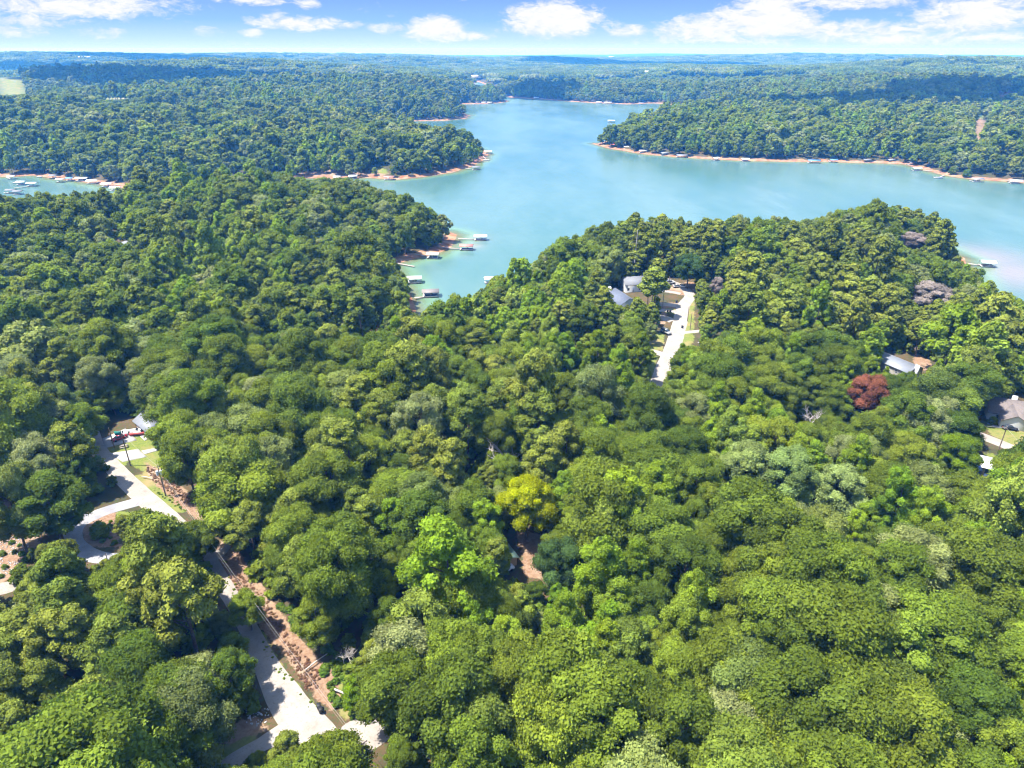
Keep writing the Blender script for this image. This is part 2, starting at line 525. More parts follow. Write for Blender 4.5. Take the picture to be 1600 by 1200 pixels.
M_GROUND, M_WATER = ground_material(), water_material()
M_OAK = leaf_material('oak_leaves', (0.070, 0.108, 0.018), (0.205, 0.255, 0.034), (0.245, 0.265, 0.11))
M_POP = leaf_material('poplar_leaves', (0.125, 0.200, 0.022), (0.230, 0.315, 0.032), (0.26, 0.30, 0.06))
M_PINE = leaf_material('pine_needles', (0.085, 0.112, 0.020), (0.185, 0.205, 0.036), None, 0.15)
M_YELLOW = leaf_material('yellow_leaves', (0.27, 0.30, 0.014), (0.33, 0.35, 0.018))
M_RED = leaf_material('rust_leaves', (0.19, 0.068, 0.042), (0.25, 0.10, 0.058))
M_GREY = leaf_material('withered_leaves', (0.27, 0.22, 0.20), (0.34, 0.285, 0.26))
M_BROWN = leaf_material('dead_brush', (0.17, 0.09, 0.055), (0.27, 0.17, 0.115))
M_WEED = leaf_material('weeds', (0.075, 0.13, 0.02), (0.16, 0.21, 0.035))
M_BARK = simple('bark', (0.12, 0.085, 0.06), 0.95, 0.35, 2.0)
M_DEAD = simple('bleached_wood', (0.42, 0.37, 0.32), 0.9, 0.2, 2.0)


# ------------------------------------------------------------------ mesh helpers
def link_obj(name, me, parent=None, mat=None, **props):
    o = bpy.data.objects.new(name, me)
    COL.objects.link(o)
    if parent is not None:
        o.parent = parent
    if mat is not None and me is not None and not me.materials:
        me.materials.append(mat)
    for k, v in props.items():
        o[k] = v
    return o


def np_mesh(name, verts, faces, attrs=None, smooth=False, mats=(), mat_idx=None):
    """verts (n,3), faces (m,k) arrays of one size k, or list of such arrays"""
    me = bpy.data.meshes.new(name)
    fs = faces if isinstance(faces, list) else [faces]
    fs = [np.asarray(f, dtype=np.int32) for f in fs if len(f)]
    loops = np.concatenate([f.ravel() for f in fs])
    sizes = np.concatenate([np.full(len(f), f.shape[1], np.int32) for f in fs])
    starts = np.concatenate([[0], np.cumsum(sizes)[:-1]]).astype(np.int32)
    me.vertices.add(len(verts))
    me.vertices.foreach_set('co', np.asarray(verts, np.float32).ravel())
    me.loops.add(len(loops))
    me.loops.foreach_set('vertex_index', loops)
    me.polygons.add(len(sizes))
    me.polygons.foreach_set('loop_start', starts)
    me.polygons.foreach_set('loop_total', sizes)
    if smooth:
        me.polygons.foreach_set('use_smooth', np.ones(len(sizes), bool))
    for m in mats:
        me.materials.append(m)
    if mat_idx is not None:
        me.polygons.foreach_set('material_index', np.asarray(mat_idx, np.int32))
    me.update(calc_edges=True)
    for k, v in (attrs or {}).items():
        a = me.attributes.new(k, 'FLOAT', 'POINT')
        a.data.foreach_set('value', np.asarray(v, np.float32))
    return me


# ------------------------------------------------------------------ terrain and water
def build_terrain():
    nr, na = 560, 560
    rr = np.concatenate([[4.0, 25.0], 45 * (14500 / 45) ** (np.arange(nr) / (nr - 1))])
    nr = len(rr)
    aa = np.radians(np.linspace(-62, 62, na))
    A, RR = np.meshgrid(aa, rr)
    x, y = (np.sin(A) * RR).ravel(), (np.cos(A) * RR).ravel()
    s = shore_s(x, y)
    z = ground_from_s(x, y, s)
    clay = np.zeros(len(x))
    grass = np.zeros(len(x))
    d = np.hypot(x, y)
    for P_, tgt in [(p, clay) for p in CLAYW] + [(p, grass) for p in GRASSW]:
        xs, ys = [q[0] for q in P_], [q[1] for q in P_]
        k = (x > min(xs) - 20) & (x < max(xs) + 20) & (y > min(ys) - 20) & (y < max(ys) + 20)
        if k.any():
            w = max(1.5, float(np.hypot(np.mean(xs), np.mean(ys))) * 0.008)
            tgt[k] = np.maximum(tgt[k], sstep(sdf(P_, x[k], y[k]), -w, w))
    far = sstep(d, 600, 900) * (1 - np.maximum(clay, grass)) * sstep(s, 15, 40)
    i = np.arange((nr - 1) * na).reshape(nr - 1, na)[:, :-1].ravel()
    F = np.stack([i, i + 1, i + na + 1, i + na], 1)
    me = np_mesh('ground', np.stack([x, y, z], 1), F[:, ::-1], {'clay': clay, 'grass': grass, 'far': far}, True, [M_GROUND])
    link_obj('ground', me, kind='structure', label='forest floor with red clay banks and dry lawns')
    low = (z[F] < 0.6).any(1)
    Fw = F[low]
    used, inv = np.unique(Fw, return_inverse=True)
    silt = np.zeros(len(used))
    for q, w in (((1530, 402), 34), ((1580, 425), 40), ((732, 372), 11), ((728, 384), 9)):
        cx, cy = at_z(*q)
        silt = np.maximum(silt, np.exp(-((x[used] - cx) ** 2 + (y[used] - cy) ** 2) / w ** 2))
    me = np_mesh('lake_water', np.stack([x[used], y[used], np.zeros(len(used))], 1), inv.reshape(Fw.shape)[:, ::-1], {'depth': -z[used], 'silt': silt}, True, [M_WATER])
    link_obj('lake_water', me, kind='structure', label='turquoise lake between wooded peninsulas')


build_terrain()


# ------------------------------------------------------------------ trees
def ico(sub):
    bm = bmesh_new()
    import bmesh
    bmesh.ops.create_icosphere(bm, subdivisions=sub, radius=1.0)
    v = np.array([q.co[:] for q in bm.verts])
    f = np.array([[q.index for q in p.verts] for p in bm.faces])
    bm.free()
    return v, f


def bmesh_new():
    import bmesh
    return bmesh.new()


ICO = {1: ico(1), 2: ico(2)}


class Geo:
    def __init__(s):
        s.v, s.q, s.t, s.tone, s.n = [], [], [], [], 0

    def add(s, v, f, tone):
        v = np.asarray(v, float)
        f = np.asarray(f)
        (s.q if f.shape[1] == 4 else s.t).append(f + s.n)
        s.v.append(v)
        s.tone.append(np.broadcast_to(tone, (len(v),)).astype(float))
        s.n += len(v)

    def mesh(s, name, mat, smooth=False):
        fs = [np.concatenate(a) for a in (s.q, s.t) if a]
        return np_mesh(name, np.concatenate(s.v), fs, {'tone': np.concatenate(s.tone)}, smooth, [mat])


def norm(v):
    return v / np.maximum(np.linalg.norm(v, axis=-1, keepdims=True), 1e-9)


def cards(g, P, N, S, tone, r, long=1.0):
    n = len(P)
    rv = norm(r.normal(size=(n, 3)))
    U = norm(np.cross(N, rv))
    V = np.cross(N, U)
    S = np.broadcast_to(S, (n,))[:, None] * r.uniform(0.6, 1.35, (n, 1))
    cs = []
    for a, b in ((-1, -.25), (.1, -.9), (1, .2), (-.15, .85)):
        ja, jb = r.uniform(-.3, .3, (n, 1)), r.uniform(-.3, .3, (n, 1))
        cs.append(P + U * S * (a * long + ja) * .62 + V * S * (b + jb) * .62 + N * S * r.uniform(-.25, .25, (n, 1)))
    v = np.stack(cs, 1).reshape(-1, 3)
    f = np.arange(n * 4).reshape(n, 4)
    g.add(v, f, np.repeat(tone, 4) if np.ndim(tone) else tone)


def crown(kind, seed, lod):
    r = np.random.default_rng(seed)
    g = Geo()
    size = {0: 0.29, 1: 0.56, 2: 1.35}[lod]
    nl = {0: 1.0, 1: 0.95, 2: 0.5}[lod]
    lobes = []
    if kind == 'oak':
        H, Rr, base = r.uniform(15.5, 18.5), r.uniform(5.4, 6.8), r.uniform(3.5, 5.5)
        N = int(46 * nl)
        for i in range(N):
            t = (i + r.uniform(0, 1)) / N
            pr = math.sqrt(max(0, 1 - ((t - .38) / .66) ** 2)) if t > .38 else .72 + .28 * t / .38
            a = i * 2.4 + r.uniform(-.5, .5)
            rad = Rr * pr * r.uniform(.45, 1.0)
            lr = Rr * (.15 + .24 * r.random() ** 1.4) * (1.35 if lod == 2 else 1)
            lobes.append((rad * math.cos(a), rad * math.sin(a), base + 1 + t * (H - base - 1.6), lr, lr * r.uniform(.62, .85)))
    elif kind == 'poplar':
        H, Rr, base = r.uniform(17.5, 20.5), r.uniform(4.3, 5.2), r.uniform(3, 5)
        N = int(48 * nl)
        for i in range(N):
            t = (i + r.uniform(0, 1)) / N
            pr = (1 - t ** 1.8) ** .75 * (.75 + .5 * min(t * 3, 1)) + .06
            a = i * 2.4 + r.uniform(-.6, .6)
            rad = Rr * pr * r.uniform(.4, .9)
            lr = Rr * (.17 + .25 * r.random() ** 1.3) * (1.0 - .25 * t) * (1.3 if lod == 2 else 1)
            lobes.append((rad * math.cos(a), rad * math.sin(a), base + 1 + t * (H - base - 1.5), lr, lr * r.uniform(.7, 1.15)))
    elif kind == 'pine':
        H, Rr, base = r.uniform(18, 21), r.uniform(4.2, 5.2), r.uniform(7.5, 10)
        N = int(34 * nl)
        for i in range(N):
            t = (i + r.uniform(0, 1)) / N
            pr = (1 - t) ** .6 * (.6 + .6 * min(t * 3, 1)) + .08
            a = i * 2.4 + r.uniform(-.7, .7)
            rad = Rr * pr * r.uniform(.55, 1.0)
            lr = Rr * r.uniform(.22, .36) * (1.3 if lod == 2 else 1)
            lobes.append((rad * math.cos(a), rad * math.sin(a), base + t * (H - base - .8), lr, lr * r.uniform(.48, .75)))
    else:  # shrub
        H, Rr, base = r.uniform(2.4, 3.4), r.uniform(1.3, 1.8), .2
        N = int(9 * nl) + 2
        size *= .7
        for i in range(N):
            t = (i + r.uniform(0, 1)) / N
            a = i * 2.4
            rad = Rr * .65 * math.sqrt(max(0, 1 - t * t))
            lr = Rr * r.uniform(.32, .5)
            lobes.append((rad * math.cos(a), rad * math.sin(a), .4 + t * (H - .8), lr, lr * .85))
    L = np.array(lobes)
    # a lopsided outline, no two alike
    L[:, :2] += L[:, 2:3] / H * r.normal(0, .35, 2)
    iv, fi = ICO[1 if lod else 2]
    C = np.array([0, 0, base + (H - base) * .4])
    dens = 1.15 if lod == 0 else 1.0
    for i, (x, y, z, lr, lz) in enumerate(L):
        c = np.array([x, y, z])
        tone = r.uniform(0, 1)
        sc = np.array([lr, lr, lz])
        k = .80 if kind != 'pine' else .62
        jit = 1 + r.normal(0, .10, (len(iv), 1))
        g.add(c + iv * sc * k * jit, fi, tone * .8)  # inner core, tone lowered to put shade into the gaps between leaves
        n = int(4 * math.pi * lr * (lr + lz) / 2 * .85 / (size * size * .62) * dens) + 4
        d = norm(r.normal(size=(n, 3)) + norm(c - C) * .35 + np.array([0, 0, .25]))
        P_ = c + d * sc * r.uniform(.78, 1.12, (n, 1))
        # drop what is buried in a neighbouring lobe
        q = (P_[:, None, :] - L[None, :, :3]) / np.stack([L[:, 3], L[:, 3], L[:, 4]], 1)[None]
        q = (q ** 2).sum(2)
        q[:, i] = 9
        keep = q.min(1) > .62
        P_, d = P_[keep], d[keep]
        Nn = norm(d / sc * lr + r.normal(0, (.55 if lod == 0 else .32) if kind != 'pine' else .5, d.shape))
        if lod:
            Nn = norm(Nn + [0, 0, .4])
        cards(g, P_, Nn, size, np.clip(tone + r.normal(0, .22, len(P_)), 0, 1.2), r, 1.0 if kind != 'pine' else 1.5)
        if lod < 2:      # stray sprigs break the outline
            m = max(2, n // 9)
            d = norm(r.normal(size=(m, 3)) + norm(c - C) * .8)
            cards(g, c + d * sc * r.uniform(1.1, 1.38, (m, 1)), norm(r.normal(size=(m, 3))), size * .85, tone, r)
    return g, H, Rr, base, L


def tube(g, pts, radii, n=6, tone=.5):
    pts = np.asarray(pts, float)
    d = norm(np.gradient(pts, axis=0))
    ref = np.array([0.31, 0.95, 0.05]) if abs(d[0][1]) < .9 else np.array([1.0, 0, 0])
    U = norm(np.cross(d, ref))
    V = np.cross(d, U)
    a = np.arange(n) / n * 2 * math.pi
    v = pts[:, None] + (U[:, None] * np.cos(a)[None, :, None] + V[:, None] * np.sin(a)[None, :, None]) * np.asarray(radii)[:, None, None]
    m = len(pts)
    i = (np.arange(m - 1)[:, None] * n + np.arange(n)[None]).ravel()
    j = (np.arange(m - 1)[:, None] * n + (np.arange(n) + 1)[None] % n).ravel()
    g.add(v.reshape(-1, 3), np.stack([i, j, j + n, i + n], 1), tone)
    g.add(np.vstack([v[-1], pts[-1:] + d[-1:] * radii[-1]]), [[k, (k + 1) % n, n] for k in range(n)], tone)


def trunk_geo(kind, seed, H, Rr, base, L, lod=0):
    r = np.random.default_rng(seed + 500)
    g = Geo()
    r0 = .32 if kind != 'shrub' else .06
    top = H * (.8 if kind != 'pine' else .96)
    k = 6
    zz = np.linspace(-1.2, top, k)
    wob = np.cumsum(r.normal(0, .12, (k, 2)), 0) * (zz[:, None] > 0)
    pts = np.column_stack([wob, zz])
    rad = r0 * (1 - .8 * np.clip(zz, 0, top) / top)
    tube(g, pts, rad, 7)
    if lod == 0:
        for j in np.linspace(0, len(L) - 1, min(len(L), 11)).astype(int):
            x, y, z, lr, lz = L[j]
            zb = max(base * .75, z - math.hypot(x, y) * .9 - .5)
            zb = min(zb, top * .95)
            px_ = np.interp(zb, zz, wob[:, 0]), np.interp(zb, zz, wob[:, 1])
            mid = ((x + px_[0]) * .5, (y + px_[1]) * .5, (z + zb) * .5 + .3)
            tube(g, [(px_[0], px_[1], zb), mid, (x, y, z)], [r0 * .42, r0 * .25, r0 * .08], 5)
    return g


def dead_geo(seed, H=13.0, thick=1.7):
    """a leafless tree: trunk forking into limbs, branches and twigs"""
    r = np.random.default_rng(seed)
    g = Geo()

    def grow(p, d, ln, rad, depth):
        pts, q = [p], p.copy()
        for _ in range(3):
            d = norm(d + r.normal(0, .13, 3) + np.array([0, 0, .04]))
            q = q + d * ln / 3
            pts.append(q.copy())
        tube(g, pts, np.linspace(rad, rad * .55, 4) * (1 if depth == 0 else thick), 6 if depth < 2 else 4)
        if depth < 4:
            for _ in range([4, 4, 4, 3][depth]):
                k = r.integers(1, 4)
                nd = norm(d + r.normal(0, .62, 3) + np.array([0, 0, .10]))
                grow(pts[k], nd, ln * r.uniform(.52, .78), rad * .5, depth + 1)
    grow(np.array([0, 0, -1.0]), np.array([0, 0, 1.0]), H * .42, .30, 0)
    return g


KINDS = {'oak': M_OAK, 'poplar': M_POP, 'pine': M_PINE, 'shrub': M_WEED}
VAR = {}          # (kind, lod) -> list of dict(crown mesh, trunk mesh, H, R)


def build_variants():
    for kind, cnt in (('oak', 6), ('poplar', 4), ('pine', 4), ('shrub', 3)):
        for lod in (0, 1, 2):
            lst = []
            for i in range(cnt if lod < 2 else 3):
                g, H, Rr, base, L = crown(kind, 100 * lod + 10 * i + len(kind), lod)
                cm = g.mesh('crown', KINDS[kind])
                tg = trunk_geo(kind, i, H, Rr, base, L, lod)
                tm = tg.mesh('trunk', M_BARK)
                lst.append(dict(crown=cm, trunk=tm, H=H, R=Rr, g=g, tg=tg))
            VAR[kind, lod] = lst


build_variants()

# trees that stand out: name, label, base pixel, kind, height, radius, leaf material, variant, turn
M_PALE = leaf_material('silver_leaves', (0.16, 0.225, 0.060), (0.24, 0.295, 0.10))
M_BLUE = leaf_material('bluish_leaves', (0.055, 0.098, 0.030), (0.095, 0.150, 0.042))
M_LIME = leaf_material('lime_leaves', (0.12, 0.19, 0.015), (0.17, 0.22, 0.02))
SPECIAL = [('yellow_tree', 'tall yellow leaved tree behind the red clay clearing', 822, 842, 'oak', 17, 6.2, M_YELLOW, 0, .4),
           ('yellow_tree', 'lower yellow green tree leaning over the red clay clearing', 846, 836, 'oak', 11.5, 4.4, M_YELLOW, 2, 1.9),
           ('yellow_tree', 'small bright yellow tree among green crowns left of the clearing', 604, 948, 'oak', 10, 2.8, M_YELLOW, 1, 2.2),
           ('rust_tree', 'rust red tree with a rounded crown in front of the grey roofed house', 1348, 662, 'oak', 16, 6.4, M_RED, 3, .7),
           ('grey_tree', 'withered grey brown tree on the wooded peninsula', 1442, 492, 'oak', 15, 9.0, M_GREY, 4, 1.0),
           ('grey_tree', 'thin withered crown nearest the tip of the peninsula', 1418, 396, 'oak', 12, 8.0, M_GREY, 1, 3.0),
           ('grey_tree', 'small withered tree at the turn of the lane', 1118, 466, 'oak', 10, 3.6, M_GREY, 5, 3.0),
           ('silver_tree', 'silvery green tree at the left end of the pale group', 1155, 788, 'oak', 18, 6.4, M_PALE, 0, .2),
           ('silver_tree', 'broad silvery tree, middle one of the pale group', 1222, 800, 'oak', 18, 6.8, M_PALE, 3, 1.1),
           ('silver_tree', 'pale silvery tree at the right end of its group', 1300, 822, 'oak', 17, 6.2, M_PALE, 4, 2.4),
           ('lime_tree', 'lime green tree beside the blue walled house', 1485, 752, 'oak', 14, 5.2, M_LIME, 2, .4),
           ('lime_tree', 'lime green poplar by the lane in front of the dark roofed house', 996, 600, 'poplar', 20, 4.2, M_LIME, 1, .4),
           ('lime_tree', 'lime green poplar left of the lane, the shorter one', 930, 585, 'poplar', 18, 4.4, M_LIME, 3, 1.4),
           ('blue_tree', 'dark bluish round tree in front of the clay clearing', 872, 925, 'oak', 14, 5.2, M_BLUE, 5, 1.4),
           ('yard_tree', 'dark spreading tree shading the parked cars at the lane end', 1073, 452, 'oak', 17, 7.5, M_BLUE, 0, 2.0),
           ('lawn_tree', 'young tree standing alone in the brown brush strip', 393, 985, 'oak', 9.5, 3.6, None, 3, 2.0),
           ('lawn_tree', 'bright green tree on the corner of the side drive', 562, 1108, 'poplar', 9, 2.6, M_LIME, 2, 2.0),
           ('roadside_tree', 'tall tree with pale trunks left of the gravel loop', 42, 862, 'oak', 23, 6.0, None, 2, 2.0),
           ('roadside_tree', 'spreading dark tree over the left end of the gravel loop', 98, 850, 'oak', 19, 7.5, M_OAK, 4, 1.0)]
BARE_TREES = [(789, 752, 21, 1.35, 'bleached leafless tree rising over the middle of the forest', 3), (1252, 672, 11, 1.1, 'low leafless grey tree on the pine slope', 8),
              (536, 1042, 6, .5, 'short broken snag at the head of the weedy corner', 11)]
KEEPD = []
for a in SPECIAL:
    x, y = G(a[2], a[3])
    z = gz(x, y)
    px_, py_, dp_ = project(x, y, z + a[5] * .62)
    w_, h_ = FPX / dp_ * a[6] * .82, FPX / dp_ * a[5] * .36
    KEEPD.append(([(px_ - w_, py_ - h_ * .7), (px_, py_ - h_), (px_ + w_, py_ - h_ * .7), (px_ + w_, py_ + h_ * .5), (px_, py_ + h_), (px_ - w_, py_ + h_ * .5)], float(dp_) - 1, x, y, a[6]))
for a in BARE_TREES:
    x, y = G(a[0], a[1])
    px_, py_, dp_ = project(x, y, gz(x, y) + a[2] * .7)
    w_ = FPX / dp_ * 4.0 * a[3]
    KEEPD.append(([(px_ - w_, py_ - w_), (px_ + w_, py_ - w_), (px_ + w_, py_ + w_ * 1.1), (px_ - w_, py_ + w_ * 1.1)], float(dp_) - 1, x, y, 3.0))

# what the photograph shows between the trees: no crown in front of these outlines (pixels)
KEEP = [
    [(652, 191), (735, 187), (738, 163), (790, 162), (795, 153), (835, 155), (900, 161), (1015, 163), (985, 178), (970, 192), (938, 204), (928, 222), (950, 232), (1060, 247), (1160, 252), (1300, 256),
     (1410, 258), (1450, 270), (1520, 284), (1620, 290), (1620, 482), (1590, 465), (1560, 440), (1530, 425), (1500, 405), (1504, 372), (1495, 346), (1450, 327), (1370, 319), (1290, 332), (1270, 342), (1180, 341),
     (1095, 343), (1070, 339), (1010, 335), (940, 349), (860, 377), (810, 402), (770, 428), (735, 458), (700, 473), (662, 484), (655, 474), (636, 430), (618, 412), (650, 402), (690, 393), (714, 375), (702, 342),
     (682, 322), (640, 302), (560, 282), (500, 276), (620, 278), (700, 272), (752, 250), (757, 236), (744, 212), (700, 197)],
    [(0, 309), (0, 285), (30, 278), (110, 285), (160, 290), (206, 298), (150, 301), (60, 307)],
    [(738, 126), (760, 126), (758, 134), (742, 134)],
    [(572, 513), (598, 508), (592, 526), (574, 524)],
    [(150, 690), (188, 665), (218, 650), (240, 655), (243, 740), (300, 785), (336, 815), (330, 830), (262, 805), (225, 790), (180, 800), (176, 872), (150, 875), (108, 848), (104, 805), (160, 780), (192, 760), (180, 735), (150, 712)],
    [(342, 850), (365, 850), (400, 900), (432, 945), (490, 1010), (545, 1050), (570, 1100), (608, 1112), (614, 1165), (576, 1205), (562, 1180), (545, 1140), (490, 1135), (440, 1090), (400, 1040), (378, 985), (400, 975), (372, 950), (350, 905)],
    [(375, 985), (410, 1030), (450, 1080), (490, 1130), (470, 1150), (400, 1125), (395, 1090), (408, 1060)],
    [(352, 900), (372, 945), (402, 1005), (396, 1022), (370, 975), (350, 930)], [(300, 1186), (382, 1142), (405, 1150), (372, 1198), (320, 1200)],
    [(-20, 770), (10, 775), (28, 805), (45, 830), (25, 870), (-20, 880)], [(-20, 905), (22, 908), (20, 930), (-20, 945)],
    [(808, 830), (848, 838), (862, 850), (850, 870), (836, 905), (822, 905), (815, 870)],
    [(1014, 610), (1026, 560), (1016, 545), (1034, 505), (1030, 450), (1075, 440), (1086, 462), (1085, 520), (1060, 545), (1040, 590)],
    [(950, 442), (958, 436), (978, 440), (990, 428), (1006, 430), (1000, 445), (988, 448), (988, 472), (966, 480), (956, 465)],
    [(1378, 549), (1424, 549), (1460, 564), (1454, 584), (1428, 582), (1412, 586), (1374, 566)],
    [(1514, 672), (1550, 660), (1552, 630), (1620, 620), (1620, 700), (1560, 705), (1516, 685)], [(1526, 706), (1562, 712), (1556, 742), (1530, 740)],
    [(0, 127), (30, 130), (42, 147), (0, 150)], [(165, 149), (200, 147), (198, 156), (160, 156)], [(1526, 184), (1539, 184), (1534, 216), (1523, 216)], [(1560, 141), (1600, 142), (1572, 148), (1562, 165)],
    [(192, 369), (204, 369), (204, 385), (192, 384)], [(294, 404), (320, 405), (318, 413), (295, 410)], [(5, 387), (20, 389), (18, 398), (4, 398)],
    [(470, 270), (600, 274), (600, 280), (470, 280)], [(588, 262), (600, 262), (606, 272), (592, 272)],
    [(890, 566), (905, 566), (900, 580), (888, 580)], [(1110, 512), (1150, 514), (1148, 519), (1112, 518)], [(1100, 530), (1116, 535), (1110, 545), (1100, 545)],
    [(1012, 640), (1024, 640), (1024, 650), (1014, 650)],
]
# where nothing grows although a crown may lean over it (world)
BARE = [Gp(p) for p in ([(125, 690), (160, 655), (250, 645), (262, 740), (345, 820), (300, 860), (210, 800), (180, 880), (100, 870), (100, 790), (180, 760), (190, 740)],
                        [(330, 840), (365, 848), (470, 985), (560, 1060), (620, 1100), (640, 1160), (560, 1200), (400, 1200), (380, 1000)],
                        [(1005, 640), (1030, 560), (1010, 550), (1030, 500), (1020, 440), (1085, 430), (1090, 520), (1155, 512), (1160, 522), (1060, 560), (1030, 640)],
                        [(948, 462), (1000, 442), (1040, 434), (1030, 470), (962, 492)], [(1365, 556), (1460, 558), (1464, 592), (1368, 600)],
                        [(1480, 670), (1560, 650), (1560, 620), (1700, 610), (1700, 720), (1560, 705), (1500, 690)], [(1505, 700), (1568, 712), (1560, 762), (1500, 756)],
                        [(790, 825), (865, 835), (870, 870), (850, 925), (790, 915)], [(-100, 760), (40, 790), (50, 870), (20, 935), (-100, 960)],
                        [(300, 1190), (400, 1140), (410, 1160), (350, 1205)], [(180, 365), (210, 366), (210, 390), (180, 390)], [(252, 362), (272, 362), (272, 378), (252, 378)], [(285, 400), (325, 402), (325, 415), (285, 414)],
                        [(0, 380), (25, 382), (25, 402), (0, 402)], [(0, 122), (32, 124), (46, 150), (-10, 153)], [(160, 147), (204, 145), (202, 157), (156, 157)], [(1520, 180), (1545, 180), (1540, 222), (1517, 222)],
                        [(585, 258), (606, 260), (610, 275), (588, 275)])]


def candidates(r0, r1, step, seed, amax=50):
    r = np.random.default_rng(seed)
    n = int(r1 / step) + 3
    ix, iy = np.meshgrid(np.arange(-n, n), np.arange(-3, n))
    x = (ix + .5 * (iy % 2)) * step
    y = iy * step * .866
    x, y = x.ravel().astype(float), y.ravel().astype(float)
    d = np.hypot(x, y)
    k = (d > r0 - step) & (d < r1 + step) & (np.abs(np.arctan2(x, y)) < math.radians(amax))
    x, y = x[k], y[k]
    x = x + r.uniform(-.42, .42, len(x)) * step
    y = y + r.uniform(-.42, .42, len(x)) * step
    d = np.hypot(x, y)
    k = (d >= r0) & (d < r1)
    return x[k], y[k]


class Trees:
    pass


def blocked(x, y, z, H, Rr):
    b = np.zeros(len(x), bool)
    for K, dd, kx, ky, kr in KEEPD:
        b |= np.hypot(x - kx, y - ky) < kr * .75 + Rr * .55
    for fx, fz in ((0, 1.0), (0, .86), (0, .68), (-.6, .9), (.6, .9), (-.35, .98), (.35, .98), (-.95, .64), (.95, .64), (-.5, .62), (.5, .62), (-.75, .78), (.75, .78), (0, .45), (-.6, .42), (.6, .42)):
        px, py, dep = project(x + Rr * fx, y, z + H * fz)
        for K in KEEP:
            b |= inside(K, px, py)
        for K, dd, kx, ky, kr in KEEPD:
            b |= inside(K, px, py) & (dep < dd)
    return b


def place(r0, r1, step, seed, lod, amax=50, mix=(.64, .15, .21)):
    r = np.random.default_rng(seed)
    x, y = candidates(r0, r1, step, seed + 1, amax)
    s = shore_s(x, y)
    z = ground_from_s(x, y, s)
    ok = s > 2.4
    d = np.hypot(x, y)
    if r0 < 900 or lod < 3:
        for B in BARE:
            xs, ys = [q[0] for q in B], [q[1] for q in B]
            k = np.nonzero(ok & (x > min(xs)) & (x < max(xs)) & (y > min(ys)) & (y < max(ys)))[0]
            if len(k):
                ok[k] &= ~inside(B, x[k], y[k])
    x, y, z, s = x[ok], y[ok], z[ok], s[ok]
    n = len(x)
    # stands: pines gather, poplars follow the damp ground
    st = fbm(x, y, 90, 3) + r.normal(0, .16, n)
    st2 = fbm(x + 700, y - 300, 70, 3) + r.normal(0, .18, n)
    kind = np.where(st > np.quantile(st, 1 - mix[2]), 2, np.where(st2 > np.quantile(st2, 1 - mix[1] / (1 - mix[2])), 1, 0))
    sc = np.clip(r.lognormal(-.08, .24, n), .55, 1.55)
    sc *= np.where(s < 14, .85, 1.0)
    names = ['oak', 'poplar', 'pine']
    var = np.zeros(n, int)
    H, Rr = np.zeros(n), np.zeros(n)
    for ki, nm in enumerate(names):
        L = VAR[nm, lod]
        k = np.nonzero(kind == ki)[0]
        var[k] = r.integers(0, len(L), len(k))
        H[k] = np.array([v['H'] for v in L])[var[k]]
        Rr[k] = np.array([v['R'] for v in L])[var[k]]
    keep = ~blocked(x, y, z, H * sc, Rr * sc)
    # a smaller tree where a grown one would hide what the photograph shows
    for f in (.72, .5, .33):
        k = np.nonzero(~keep)[0]
        if not len(k):
            break
        s2 = sc[k] * f
        b = blocked(x[k], y[k], z[k], H[k] * s2, Rr[k] * s2)
        good = k[~b]
        sc[good] = s2[~b]
        keep[good] = True
    o = Trees()
    o.x, o.y, o.z, o.kind, o.var, o.sc, o.H, o.R = [a[keep] for a in (x, y, z, kind, var, sc, H, Rr)]
    o.rot = r.uniform(0, 6.283, len(o.x))
    o.sz = r.uniform(.88, 1.14, len(o.x))
    return o


SRC = bpy.data.collections.new('tree_kinds')


